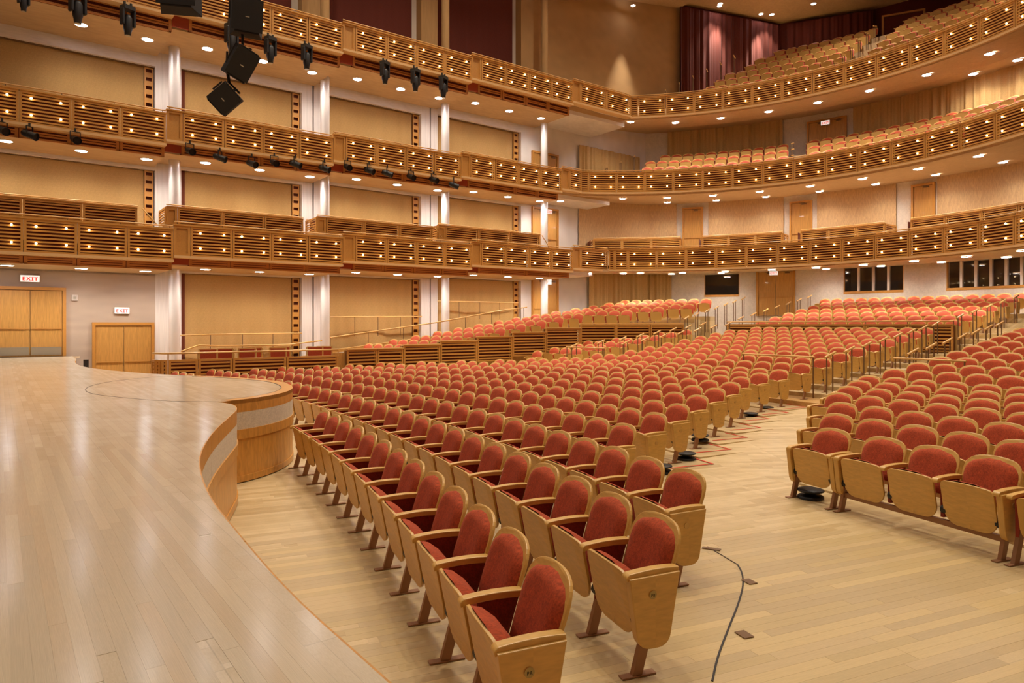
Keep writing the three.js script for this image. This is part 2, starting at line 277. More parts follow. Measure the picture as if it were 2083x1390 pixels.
// ---------------------------------------------------------------- room shell
{
  const wl = struct('wall_left');
  const uA = -16, uC = uOf(1313, 0);
  const seg = (u0, u1, y0, y1, w, th, m, name) => { const a = LW(u0, w), b = LW(u1, w); const o = mesh(name, new THREE.BoxGeometry(u1 - u0, y1 - y0, th), m, wl); return place(o, lerp(lerp(a, b, 0.5), LW((u0 + u1) / 2, w - 1), th / 2), (y0 + y1) / 2, WANG); };
  // back plane behind the shades, piers between the bays
  seg(uA, uC + 3.5, 0, 21, -0.42, 0.3, M.cream, 'wall_core');
  const piers = [[316, 358], [614, 655], [857, 893]].map(([a]) => [uOf(a, 0), uOf(a, 0) + 0.78]);
  for (const [a, b] of [[uA, uOf(316, 0) - 4.45], ...piers]) {
    const wide = b - a < 2;
    if (!wide) { seg(a, b, 0, 21, 0, 0.42, M.greyWall, 'pier'); continue; }
    seg(a, a + 0.40, 0, 11.6, 0, 0.42, M.white, 'pier'); seg(a + 0.46, b, 0, 11.6, 0, 0.42, M.white, 'pier'); seg(a + 0.40, a + 0.46, 0, 11.6, -0.36, 0.06, M.white, 'pier_slot');
    seg(a, b, 11.6, 21, 0, 0.42, M.tan, 'pier');
  }
  const uD = uOf(1060, 0);
  seg(uD, uC, 0, 12.4, 0, 0.42, M.white, 'pier'); seg(uD, uC + 3.5, 12.4, 21, 0, 0.42, M.tan, 'upper_wall');
  // ground floor wall with the stage doors, and cream heads above the shades
  seg(uA, piers[0][0], 0, 4.0, 0, 0.42, M.greyWall, 'pier');
  const bays = [[piers[0][0] - 4.45, piers[0][0]], [piers[0][1], piers[1][0]], [piers[1][1], piers[2][0]], [piers[2][1], uD]];
  bays.forEach(([a, b], i) => {
    const n = i + 1, dy = 0.135 * (n - 3);
    seg(a, b, TIER[3].soff + dy - 0.34, TIER[3].soff + dy + 0.6, 0, 0.42, M.white, 'head_band');
    seg(a, b, TIER[2].soff + dy - 0.10, TIER[2].soff + dy + 0.6, 0, 0.42, M.white, 'head_band');
    seg(a, b, TIER[1].soff + dy - 0.06, TIER[1].soff + dy + 0.6, 0, 0.42, M.white, 'head_band');
  });

  const wb = struct('wall_back');
  const dg = (x, R = REAR) => degOf(HC, onCircle(x, HC, R));
  const arc = (d0, d1, R, n) => Array.from({ length: n + 1 }, (_, i) => pol(HC, R, d0 + (d1 - d0) * i / n));
  const dC = degOf(HC, onK(1313, WALLK));
  const piece = (d0, d1, y0, y1, m, name = 'wall_core') => mesh(name, strip(arc(d0, d1, REAR, Math.max(2, Math.round(Math.abs(d1 - d0) / 3))), y0, y1, 0.3), m, wb);
  const wins = [[1433, 1504, 558, 601], [1716, 1838, 543, 593], [1925, 2110, 527, 584]];
  const cuts = wins.map(([x0, x1, yt, yb]) => { const p = onCircle((x0 + x1) / 2, HC, REAR); return { a: dg(x0), b: dg(x1), t: Math.min(4.85, hAt(yt, p[1])), s: hAt(yb, p[1]) }; });
  let at = dC; for (const q of cuts) { piece(at, q.a, 0, 12.9, M.cream); piece(q.a, q.b, 0, q.s, M.cream, 'sill_wall'); piece(q.a, q.b, q.t, 12.9, M.cream, 'wall_core'); at = q.b; }
  piece(at, -22, 0, 12.9, M.cream);
  // windows of the control rooms: frame, mullions, pane, dark room behind
  cuts.forEach((q, i) => {
    const g = struct('window_' + (i + 1)); tag(g, ['single dark control room window in the rear wall beside a curtain', 'row of dark control room windows with pale mullions right of the rear doors', 'wide row of dark control room windows above the rear seats of the far block'][i], 'window');
    const P = arc(q.a, q.b, REAR, 10), n = [1, 4, 6][i];
    mesh('pane', strip(arc(q.a, q.b, REAR + 0.1, 10), q.s, q.t, 0.005), M.glass, g);
    mesh('frame_sill', strip(arc(q.a, q.b, REAR - 0.02, 10), q.s - 0.08, q.s + 0.03, 0.16), M.doorFrame, g);
    for (let k = 0; k <= n; k++) { const d = q.a + (q.b - q.a) * k / n, o = mesh(k === 0 || k === n ? 'frame_side' : 'mullion', box(k === 0 || k === n ? 0.07 : 0.10, q.t - q.s, 0.12), k === 0 || k === n ? M.doorFrame : M.cream, g); place(o, pol(HC, REAR + 0.07, d), (q.s + q.t) / 2, (d - 90) * Math.PI / 180); }
    mesh('room', merge([strip(arc(q.a + 1, q.b - 1, REAR + 2.2, 6), q.s - 0.6, q.t + 0.2, 0.05), ...[q.a + 0.8, q.b - 0.8].map((d) => strip([pol(HC, REAR + 0.31, d), pol(HC, REAR + 2.25, d)], q.s - 0.6, q.t + 0.2, 0.05)), ring(HC, q.b - 1, q.a + 1, REAR + 0.31, REAR + 2.25, q.t + 0.2, q.t + 0.25, q.t + 0.2, q.t + 0.25, 6), ring(HC, q.b - 1, q.a + 1, REAR + 0.31, REAR + 2.25, q.s - 0.65, q.s - 0.6, q.s - 0.65, q.s - 0.6, 6)]), M.room, g);
  });
  // upper gallery walls and ceiling
  const q0 = onK(1383, WALLK), q1 = [15.9, 40.5], q2 = [20.6, 38.6], q3 = [27, 33], q4 = [31, 22], q5 = [30, 8];
  mesh('upper_wall', strip([q0, q1, q2, q3, q4, q5], 11, 21, 0.3), M.maroon, wb);
  struct('wall_right', strip([[30, 8], hallPoint(26, 8), hallPoint(-10, 6)], 0, 21, 0.3), M.cream);
  struct('wall_stage', strip([hallPoint(-10, 6), hallPoint(-10, -27)], 0, 21, 0.3), M.greyWall);
  struct('ceiling', slab([hallPoint(-11, 8), hallPoint(-11, -27), hallPoint(40, -27), hallPoint(40, 14)], 19.85, 20.2), M.ceiling);
  const bulk = struct('trim_1', null), b0 = uOf(1120, 0), b1 = uOf(1380, 0);
  mesh('bulkhead', strip([LW(b0, 0.02), LW(b1, 0.02)], 17.9, 19.9, -2.2, 19.6, 19.9), M.ceiling, bulk);
}

// columns
[[355, 0], [661, 1], [906, 2], [1107, 3]].forEach(([x, i]) => {
  const u = uOf(x, 0.75), p = LW(u, 0.75), t = thing('column', ['silver round column beside the pier next to the far stage doors', 'silver round column between the first and second shaded bays past the stage', 'silver round column between the second and third shaded bays past the stage', 'silver round column standing in front of the double doors near the rear corner'][i], 'column');
  const dy = 0.135 * (i - 1);
  [[0, TIER[1].soff + dy], [TIER[1].soff + dy + 0.5, TIER[2].soff + dy], [TIER[2].soff + dy + 0.5, TIER[3].soff + dy], [TIER[3].soff + dy + 0.5, 20]].forEach(([a, b], k) => { const o = mesh('shaft', new THREE.CylinderGeometry(0.165, 0.165, b - a, 24), k === 3 ? M.tan : M.column, t); place(o, p, (a + b) / 2, 0); });
});

// ---------------------------------------------------------------- shades, curtains, doors
function sheet(path, y0, y1, amp, freq, nx, ny, phase, lean = 0) {
  const pos = [], uv = [], idx = []; let L = [0]; for (let i = 1; i < path.length; i++) L.push(L[i - 1] + dist(path[i - 1], path[i])); const T = L[L.length - 1];
  for (let i = 0; i <= nx; i++) {
    const s = T * i / nx; let k = 1; while (k < path.length - 1 && L[k] < s) k++;
    const f = (s - L[k - 1]) / (L[k] - L[k - 1]), p = lerp(path[k - 1], path[k], f), e = [(path[k][0] - path[k - 1][0]) / (L[k] - L[k - 1]), (path[k][1] - path[k - 1][1]) / (L[k] - L[k - 1])];
    for (let j = 0; j <= ny; j++) {
      const v = j / ny, w = amp * (Math.sin(s * freq + phase + 1.7 * Math.sin(s * freq * 0.31 + phase)) * 0.7 + 0.3 * Math.sin(s * freq * 2.3 + 1 + phase * 2)) * (1 - 0.45 * v) + lean * Math.max(0, Math.sin(s * 1.9 + phase + v * 1.3)) * (1 - v);
      const q = [p[0] + e[1] * w, p[1] - e[0] * w]; pos.push(q[0], y0 + (y1 - y0) * v, -q[1]); uv.push(s, y0 + (y1 - y0) * v);
    }
  }
  for (let i = 0; i < nx; i++) for (let j = 0; j < ny; j++) { const a = i * (ny + 1) + j, b = a + ny + 1; idx.push(a, b, b + 1, a, b + 1, a + 1); }
  const g = new THREE.BufferGeometry(); g.setAttribute('position', new THREE.Float32BufferAttribute(pos, 3)); g.setAttribute('uv', new THREE.Float32BufferAttribute(uv, 2)); g.setIndex(idx); g.computeVertexNormals(); return g;
}
{
  const piers = [316, 614, 857].map((a) => [uOf(a, 0), uOf(a, 0) + 0.78]), uD = uOf(1060, 0);
  const bays = [[piers[0][0] - 4.45, piers[0][0]], [piers[0][1], piers[1][0]], [piers[1][1], piers[2][0]], [piers[2][1], uD]];
  const where = ['the bay above the stage doors', 'the first bay past the stage doors', 'the second bay past the stage doors', 'the third bay past the stage doors'];
  bays.forEach(([a, b], i) => {
    const dy = 0.135 * (i - 2), lv = [['at ground floor', 0.75 + (i > 1 ? 0.3 * (i - 1) : 0), TIER[1].soff + dy - 0.05], ['behind the lowest balcony', TIER[1].soff + dy + 0.25, TIER[2].soff + dy - 0.08], ['behind the middle balcony', TIER[2].soff + dy + 0.25, TIER[3].soff + dy - 0.33], ['above the top balcony', TIER[3].soff + dy + 0.3, 20.6]];
    lv.forEach(([name, y0, y1], k) => {
      if (i === 0 && k === 0) return;
      const t = thing('acoustic_shade', (k === 3 ? 'dark maroon acoustic drape ' : 'tan woven acoustic shade ') + name + (k === 3 ? ' in ' : ' in ') + where[i], 'shade');
      const s0 = a + 0.14, s1 = b - 0.30, P = [LW(s0, -0.26), LW(s1, -0.26)];
      mesh('cloth', sheet(P, y0, y1, k === 3 ? 0.012 : 0.018, k === 3 ? 8 : 5.5 + i, 60, 12, i * 2.1 + k, k < 2 ? 0.13 : 0), k === 3 ? M.maroon : M.shade, t);
      const seg = (u0, u1, h0, h1, w, th, m) => place(new THREE.Mesh(new THREE.BoxGeometry(u1 - u0, h1 - h0, th), m), LW((u0 + u1) / 2, w), (h0 + h1) / 2, WANG);
      if (k < 3) {   // ladder-like guide at the edge
        const g = [], n = Math.round((y1 - y0) / 0.27), w = 0.22, hgt = y1 - y0; g.push(box(0.04, hgt, 0.05, -w / 2, 0, 0), box(0.04, hgt, 0.05, w / 2, 0, 0));
        for (let j = 0; j <= n; j++) g.push(box(w, 0.16, 0.04, 0, -hgt / 2 + hgt * j / n, 0));
        const o = mesh('guide', merge(g), M.slat, t); place(o, LW(b - 0.16, -0.2), (y0 + y1) / 2, WANG);
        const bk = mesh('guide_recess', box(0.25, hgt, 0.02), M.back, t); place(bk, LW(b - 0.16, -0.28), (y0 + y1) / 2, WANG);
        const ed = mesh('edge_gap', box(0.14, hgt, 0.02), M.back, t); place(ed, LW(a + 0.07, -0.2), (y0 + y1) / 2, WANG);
      }
      const hb = mesh('shadow_gap_strip', box(b - a, 0.05, 0.12), M.bronze, t); place(hb, LW((a + b) / 2, -0.2), y1 - 0.005, WANG);  // bronze strip stands in for the dark shadow gap above the shade
    });
  });
  const rear = (x, R) => onCircle(x, HC, R);
  const arcPx = (x0, x1, R, n = 14) => { const d0 = degOf(HC, rear(x0, R)), d1 = degOf(HC, rear(x1, R)); return Array.from({ length: n + 1 }, (_, i) => pol(HC, R, d0 + (d1 - d0) * i / n)); };
  const cur = (path, y0, y1, label, m = M.curtain, amp = 0.1, freq = 15) => { const L = path.reduce((s, p, i) => i ? s + dist(p, path[i - 1]) : 0, 0); return top('curtain', sheet(path, y0, y1, amp, freq, Math.round(L * 26), 4, L), m, label, 'curtain'); };
  const cornerPath = (x0, w) => [onK(x0, WALLK - 1.665 * w), onK(1302, WALLK - 1.665 * w)];
  cur([...cornerPath(1200, 0.22), ...arcPx(1318, 1366, REAR - 0.25, 4)], 2.0, 4.9, 'tan pleated curtain behind the rear corner seats at ground floor');
  cur(cornerPath(1178, 0.12), 8.5, 10.8, 'brown pleated curtain in the corner opening behind the middle balcony stairs');
  cur(arcPx(1358, 1592, REAR - 0.2), 8.75, 12.45, 'tan pleated curtain behind the middle balcony seats beside the cream corner');
  cur(arcPx(1735, 2200, REAR - 0.2, 20), 8.75, 12.5, 'long tan pleated curtain along the rear wall of the middle balcony');
  cur([onK(1384, WALLK - 0.4), [15.6, 40.1]], 12.5, 19.6, 'dark maroon curtain with light streaks beside the top gallery stairs', M.maroon, 0.1, 13);
  cur([[16.1, 40.0], [20.2, 38.2]], 13, 19.6, 'dark maroon curtain at the rear of the top gallery', M.maroon, 0.1, 13);
  const pan = (x0, x1, label) => top('fabric_panel', sheet(arcPx(x0, x1, REAR - 0.07), 4.8, 8.55, 0.012, 4, 30, 6, x0), M.fabric, label, 'wall panel');
  top('fabric_panel', sheet([...cornerPath(1177, 0.06), ...arcPx(1318, 1376, REAR - 0.1, 4)], 4.8, 8.5, 0.012, 4, 40, 6, 2), M.fabric, 'tan fabric wall panel in the corner of the lowest balcony', 'wall panel');
  pan(1441, 1594, 'tan fabric wall panel between the first and second rear doors of the lowest balcony');
  pan(1662, 1823, 'tan fabric wall panel between the second and third rear doors of the lowest balcony');
  pan(1906, 2180, 'tan fabric wall panel past the third rear door of the lowest balcony');

  // doors: local frame, x along the wall, z out of it
  let dn = 0;
  function door(p, ang, w, h, y, leaves, label, o = {}) {
    const g = struct('door_' + (++dn)); tag(g, label, 'door'); place(g, p, y, ang);
    mesh('door_frame', merge([box(0.09, h + 0.09, 0.14, -w / 2 - 0.045, (h + 0.09) / 2, 0), box(0.09, h + 0.09, 0.14, w / 2 + 0.045, (h + 0.09) / 2, 0), box(w, 0.09, 0.14, 0, h + 0.045, 0)]), o.frame || M.doorFrame, g);
    for (let i = 0; i < leaves; i++) {
      const lw = w / leaves, x = -w / 2 + lw * (i + 0.5), leaf = mesh('door_leaf', box(lw - 0.014, h - 0.02, 0.045, x, h / 2, 0.0), o.mat || M.door, g);
      if (o.bar !== false) mesh('push_bar', box(lw - 0.06, 0.03, 0.03, x, h * 0.42, 0.045), M.frame, leaf);
      if (o.kick) mesh('kick_plate', box(lw - 0.05, 0.24, 0.006, x, 0.16, 0.027), M.steel, leaf);
      if (o.closer) mesh('door_closer', merge([box(0.22, 0.06, 0.05, x + lw * 0.18, h - 0.07, 0.05), box(0.26, 0.02, 0.02, x + lw * 0.1, h - 0.03, 0.10)]), M.bronze, leaf);
    }
    return g;
  }
  const wd = (xa, xb, w = 0.03) => { const a = uOf(xa, w), b = uOf(xb, w); return [LW((a + b) / 2, w), b - a]; };
  let [p, w] = wd(-8, 127); door(p, WANG, w, 1.98, SH, 2, 'honey wood double stage doors with steel kick plates at stage level', { kick: true });
  [p, w] = wd(194, 307); door(p, WANG, w, 1.99, 0, 2, 'honey wood double doors below the small exit sign on the hall floor');
  for (const [lvl, y, n] of [['at ground floor beside the rear curtain', 1.75, 0], ['behind the lowest balcony', 5.05, 0.1], ['behind the middle balcony', 8.3, 0]]) { [p, w] = wd(1085, 1132, 0.05); const ht = [hAt(570, 32.2), hAt(428, 32.2), hAt(316, 32.2)][lvl[0] === 'a' ? 0 : lvl.includes('lowest') ? 1 : 2]; door(p, WANG, w, ht - y, y, 2, 'wood double doors behind the silver column ' + lvl, { closer: true }); }
  const rd = (x0, x1, ytop, h, n, label, o) => { const c = rear((x0 + x1) / 2, REAR - 0.08), d = degOf(HC, c), wid = dist(rear(x0, REAR), rear(x1, REAR)), t = hAt(ytop, c[1]); return door(c, (d - 90) * Math.PI / 180, wid - 0.18, h, t - h, n, label, o); };
  rd(1388, 1430, 426, 2.6, 1, 'narrow wood door in the rear wall of the lowest balcony nearest the corner panel', { closer: true });
  rd(1606, 1652, 413, 2.6, 1, 'narrow wood door in the rear wall of the lowest balcony between two fabric panels', { closer: true });
  rd(1854, 1902, 378, 2.6, 1, 'narrow wood door in the rear wall of the lowest balcony farthest from the corner', { closer: true });
  rd(1641, 1722, 246, 2.5, 2, 'wood double doors under a lit exit sign at the rear of the middle balcony', { closer: true });
  rd(1538, 1617, 553, 2.2, 2, 'tall wood double doors under a lit exit sign at the rear of the stalls', { closer: true });
  const q = above(1798, 14, 17.6); door(lerp(q, [4, 19], -0.16), (-52) * Math.PI / 180 * 0.5, 1.8, 2.3, 16.0, 2, 'dark red double doors at the back of the top gallery', { mat: M.maroon, bar: false });
}

// signs
function textMap(text, fg, bg, w = 128, h = 64, size = 52, font = 'sans-serif') { const c = document.createElement('canvas'); c.width = w; c.height = h; const x = c.getContext('2d'); x.fillStyle = bg; x.fillRect(0, 0, w, h); x.fillStyle = fg; x.font = 'bold ' + size + 'px ' + font; x.textAlign = 'center'; x.textBaseline = 'middle'; x.fillText(text, w / 2, h / 2 + 3); const t = new THREE.CanvasTexture(c); t.colorSpace = THREE.SRGBColorSpace; return t; }
{
  const exitMap = textMap('EXIT', '#e03020', '#f4efe8');
  const face = new THREE.MeshStandardMaterial({ map: exitMap, emissiveMap: exitMap, emissive: 0xffffff, emissiveIntensity: 0.75, roughness: 0.5 });
  const sign = (p, y, ang, w, h, label) => { const t = thing('exit_sign', label, 'sign'); place(t, p, y, ang); mesh('housing', box(w, h, 0.06), M.white, t); mesh('lit_face', new THREE.PlaneGeometry(w * 0.96, h * 0.94).translate(0, 0, 0.032), face, t); };
  const l = (x, y, w, h, label, K = 0.05) => { const p = LW(uOf(x, K), K); sign(p, hAt(y, p[1]), WANG, w, h, label); };
  l(61, 567, 0.48, 0.2, 'lit exit sign high on the grey wall above the stage doors'); l(248, 632, 0.42, 0.2, 'small exit sign above the double doors on the hall floor');
  l(1117, 431, 0.32, 0.2, 'exit sign beside the silver column behind the lowest balcony', 1.2); l(1116, 574, 0.28, 0.22, 'small square sign beside the silver column at ground floor', 1.2);
  const r = (x, y, w, label) => { const p = onCircle(x, HC, REAR - 0.25), d = degOf(HC, p); sign(p, hAt(y, p[1]), (d - 90) * Math.PI / 180, w, 0.2, label); };
  r(1574, 556, 0.4, 'exit sign over the rear doors of the stalls'); r(1679, 250, 0.4, 'exit sign over the double doors of the middle balcony');
  const q = above(1789, 2, 18.5); sign(lerp(q, [4, 19], -0.12), 18.5, -0.45, 0.4, 0.22, 'red exit sign over the dark doors of the top gallery');
  const p = LW(uOf(152, 0.04), 0.04), t = thing('wall_sensor', 'small white wall plate right of the stage doors', 'wall plate'); place(t, p, hAt(606, p[1]), WANG); mesh('plate', new RoundedBoxGeometry(0.17, 0.18, 0.03, 2, 0.01), M.white, t); mesh('dial', box(0.07, 0.07, 0.02, 0, 0, 0.02), M.steel, t);
}

// ---------------------------------------------------------------- slatted panels and balconies
const bulbG = new THREE.SphereGeometry(0.03, 7, 5), cupG = new THREE.CylinderGeometry(0.022, 0.03, 0.04, 10).rotateX(Math.PI / 2);
const frameCache = new Map();
function panel(parent, a, b, y0, y1, o = {}) {
  const w = dist(a, b) - 0.02, h = y1 - y0, st = 0.055, key = w.toFixed(2) + '_' + h.toFixed(2);
  if (!frameCache.has(key)) frameCache.set(key, merge([box(st, h, 0.06, -w / 2 + st / 2, h / 2, 0), box(st, h, 0.06, w / 2 - st / 2, h / 2, 0), box(w - 2 * st, 0.06, 0.06, 0, h - 0.03, 0), box(w - 2 * st, 0.05, 0.06, 0, 0.025, 0)]));
  const f = mesh('panel_frame', frameCache.get(key), M.frame, parent); place(f, lerp(a, b, 0.5), y0, angleOf(a, b));
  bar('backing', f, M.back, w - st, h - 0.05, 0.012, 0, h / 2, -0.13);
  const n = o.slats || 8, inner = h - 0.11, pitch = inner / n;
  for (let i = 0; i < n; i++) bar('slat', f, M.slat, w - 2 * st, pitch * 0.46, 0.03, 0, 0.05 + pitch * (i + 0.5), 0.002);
  if (o.bulbs) for (const sx of o.bulbs) for (const sy of [0.24, 0.697]) { const g = mesh('bulb', bulbG, M.bulb, f); g.position.set((sx - 0.5) * w, sy, 0.055); }
  return f;
}
function blank(parent, a, b, y0, y1) { const w = dist(a, b) - 0.015, h = y1 - y0, g = merge([box(0.07, h, 0.06, -w / 2 + 0.035, h / 2, 0), box(0.07, h, 0.06, w / 2 - 0.035, h / 2, 0), box(w - 0.14, 0.09, 0.06, 0, h - 0.045, 0), box(w - 0.14, 0.07, 0.06, 0, 0.035, 0), box(w - 0.1, h - 0.1, 0.02, 0, h / 2, -0.02)]); const f = mesh('plain_panel', g, M.frame, parent); place(f, lerp(a, b, 0.5), y0, angleOf(a, b)); return f; }
const tierName = { 1: 'lowest', 2: 'middle', 3: 'top' };
for (const n of [1, 2, 3]) {
  const T = TIER[n], t = thing('balcony', tierName[n] + ' side balcony along the wall of shaded bays with slatted wood front and bulbs', 'balcony');
  const L = 5.28, u1 = uOf(353 - (n === 2 ? 15 : 0), T.w), starts = [u1 - L, u1, u1 + L, u1 + 2 * L, u1 + 3 * L], uEnd = uOf(T.fold, T.w);
  starts.forEach((s, i) => {
    const dy = 0.135 * (i - 2), y0 = T.bulb + dy - 0.697, y1 = y0 + 0.885, rail = y0 + 1.0, last = i === 4, e = last ? uEnd : s + L, bw = 0.46;
    blank(t, LW(s, T.w), LW(s + bw, T.w), y0, y1 + 0.02);
    const np = last ? (n === 3 ? 2 : 1) : 4, pw = (e - s - bw) / np;
    for (let k = 0; k < np; k++) panel(t, LW(s + bw + k * pw, T.w), LW(s + bw + (k + 1) * pw, T.w), y0, y1, { bulbs: last && n === 2 ? [0.5] : [0.22, 0.79] });
    const seg = (name, uA, uB, h0, h1, w0, w1, m) => { const o = mesh(name, new THREE.BoxGeometry(uB - uA, h1 - h0, Math.abs(w1 - w0)), m, t); return place(o, LW((uA + uB) / 2, (w0 + w1) / 2), (h0 + h1) / 2, WANG); };
    seg('cap', s, e, y1 + 0.005, y1 + 0.045, T.w - 0.10, T.w + 0.06, M.slat);
    mesh('handrail', rod(V(LW(s + 0.02, T.w), rail), V(LW(e - 0.02, T.w), rail), 0.022), M.rail, t);
    const rp = []; for (let k = 0; k <= (last ? 2 : 4); k++) { const q = V(LW(s + 0.1 + (e - s - 0.2) * k / (last ? 2 : 4), T.w), y1); rp.push(rod(q, q.clone().setY(rail), 0.012)); } mesh('rail_brackets', merge(rp), M.bronze, t);
    seg('ledge', s, e, y0 - 0.07, y0, T.w - 0.3, T.w + 0.07, M.ledge);
    seg('soffit', s, last ? uOf({ 1: 1205, 2: 1240, 3: 1270 }[n], T.w - 0.36) : e, T.soff + dy, T.soff + dy + 0.16, 0.0, T.w - 0.36, last ? M.white : M.soffit);
    seg('floor_slab', s, last ? uOf({ 1: 1205, 2: 1240, 3: 1270 }[n], T.w - 0.36) : e, T.soff + dy + 0.16, y0 - 0.06, 0.02, T.w - 0.36, M.soffit);
    if (!last) {
      seg('red_infill', s, s + bw, T.soff + dy + 0.02, y0 - 0.07, T.w - 0.26, T.w - 0.22, M.redPanel);
      for (let k = 0; k < 4; k++) {
        const a = s + bw + k * pw, b = a + pw, hb = T.soff + dy - 0.02, ht = y0 - 0.06, g = merge([box(pw - 0.02, 0.05, 0.05, 0, -(ht - hb) / 2 + 0.025, 0), box(0.08, ht - hb, 0.05, -pw / 2 + 0.05, 0, 0), box(0.08, ht - hb, 0.05, pw / 2 - 0.05, 0, 0), box(pw - 0.1, 0.045, 0.03, 0, -0.018, 0), box(pw - 0.1, 0.045, 0.03, 0, 0.05, 0), box(pw - 0.02, 0.03, 0.05, 0, (ht - hb) / 2 - 0.015, 0)]);
        place(mesh('valance', g, M.valance, t), LW((a + b) / 2, T.w - 0.24), (hb + ht) / 2, WANG);
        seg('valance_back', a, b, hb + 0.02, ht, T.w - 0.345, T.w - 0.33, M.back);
      }
    }
    if (n === 1 && i < 4) {   // second parapet further in
      const w = 1.3, yt = 5.63 + 0.135 * i, xs = [[-120, 280], [338, 617], [645, 880], [891, 1098]][i], a = uOf(xs[0], w), b = uOf(xs[1], w), bl = 0.32, q = (b - a - bl) / 3;
      blank(t, LW(a, w), LW(a + bl, w), yt - 0.62, yt - 0.08);
      for (let k = 0; k < 3; k++) panel(t, LW(a + bl + k * q, w), LW(a + bl + (k + 1) * q, w), yt - 0.62, yt - 0.08, { slats: 5 });
      seg('inner_cap', a, b, yt - 0.08, yt - 0.045, w - 0.08, w + 0.05, M.slat);
      mesh('handrail', rod(V(LW(a, w), yt), V(LW(b, w), yt), 0.02), M.rail, t);
      if (i) { panel(t, LW(a, w - 1.1), LW(a, w), yt - 0.62, yt - 0.08, { slats: 5 }); }
      mesh('stair_rail', rod(V(LW(b + 0.12, w), yt - 0.05), V(LW(b + 0.55, w), yt - 0.55), 0.02), M.rail, t);
      seg('inner_floor', a - 0.1, b, yt - 1.25, yt - 0.62, 0.02, w, M.soffit);
    }
  });
}
for (const n of [1, 2, 3]) {
  const T = TIER[n], t = thing('balcony', tierName[n] + ' curved rear balcony with slatted wood front and bulbs facing the stage', 'balcony');
  const d0 = degOf(T.c, onK(T.fold, WALLK - 1.665 * T.w)), R = T.R, y0 = T.bulb + 0.27 - 0.697, y1 = y0 + 0.885, rail = y0 + 1.0, end = -14;
  const lead = n === 1 ? [1.4, 3.0] : n === 2 ? [2.0] : [1.6];
  let a = d0; const P = (d) => pol(T.c, R, d), steps = [];
  lead.forEach((w, i) => { steps.push([a, a - w, i]); a -= w; });
  while (a > end) { steps.push([a, a - T.step, 9]); a -= T.step; }
  steps.forEach(([p, q, i]) => panel(t, P(p), P(q), y0, y1, { bulbs: i === 0 ? null : i === 1 ? [0.5] : [0.22, 0.79] }));
  const arcR = (RR, n2 = 60) => Array.from({ length: n2 + 1 }, (_, i) => pol(T.c, RR, d0 + (a - d0) * i / n2));
  mesh('cap', strip(arcR(R - 0.06), y1 + 0.005, y1 + 0.045, 0.16), M.slat, t);
  mesh('handrail', new THREE.TubeGeometry(new THREE.CatmullRomCurve3(arcR(R, 50).map((p) => V(p, rail))), 100, 0.022, 6), M.rail, t);
  mesh('rail_brackets', merge(steps.map(([p]) => rod(V(P(p), y1), V(P(p), rail), 0.012))), M.bronze, t);
  mesh('ledge', strip(arcR(R - 0.05), y0 - 0.07, y0, 0.4), M.ledge, t);
  const outer = (deg) => Math.min(n === 3 ? 24 : REAR + 0.2, wallHit(T.c, deg) + 0.1); outer.full = n === 3 ? 24 : REAR + 0.2;
  mesh('soffit', ring(T.c, a, d0 + 13, R + 0.05, outer, T.rearIn, y0 + 0.02, n === 3 ? T.rearOut + 1.2 : T.rearOut, n === 3 ? y0 + 5 : y0 + (n === 2 ? 1.4 : 0.55), 40), M.soffit, t);
  if (n === 1) {
    const RR = 13.45, yt = 6.17, cc = T.c;
    for (const [xa, xb, k] of [[1207, 1385, 3], [1428, 1592, 3], [1629, 1800, 3], [1853, 2150, 4]]) {
      const A = degOf(cc, onCircle(xa, cc, RR)), B = degOf(cc, onCircle(xb, cc, RR));
      for (let i = 0; i < k; i++) panel(t, pol(cc, RR, A + (B - A) * i / k), pol(cc, RR, A + (B - A) * (i + 1) / k), yt - 0.62, yt - 0.08, { slats: 5 });
      const ar = Array.from({ length: 9 }, (_, i) => pol(cc, RR, A + (B - A) * i / 8)); mesh('inner_cap', strip(ar.map((p) => lerp(p, cc, 0.004)), yt - 0.08, yt - 0.045, 0.13), M.slat, t);
      mesh('handrail', new THREE.TubeGeometry(new THREE.CatmullRomCurve3(ar.map((p) => V(p, yt))), 16, 0.02, 6), M.rail, t);
      for (const D of [A, B]) panel(t, pol(cc, RR, D), pol(cc, RR + 1.0, D), yt - 0.62, yt - 0.08, { slats: 5 });
      mesh('inner_floor', ring(cc, B, A, RR + 0.03, RR + 1.6, yt - 1.3, yt - 0.62, yt - 1.3, yt - 0.62, 8), M.soffit, t);
    }
  }
  if (n > 1) {   // seating steps
    const rows = n === 2 ? 4 : 8, rise = n === 2 ? 0.5 : 0.6, f0 = n === 2 ? 8.42 : 12.0;
    for (let j = 0; j < rows; j++) { const r0 = R + 0.75 + 0.92 * j, o2 = (deg) => Math.min(r0 + 0.95, wallHit(T.c, deg) - 0.1); o2.full = r0 + 0.95; const dmax = n === 2 ? 84 - 3 * j : 78 - 2.2 * j; mesh('step', ring(T.c, a, dmax, r0, o2, Math.max(y0 + 0.12, f0 + rise * j - 0.8), f0 + rise * j, Math.max(y0 + 0.12, f0 + rise * j - 0.8), f0 + rise * j, 30), M.soffit, t); }
  }
}

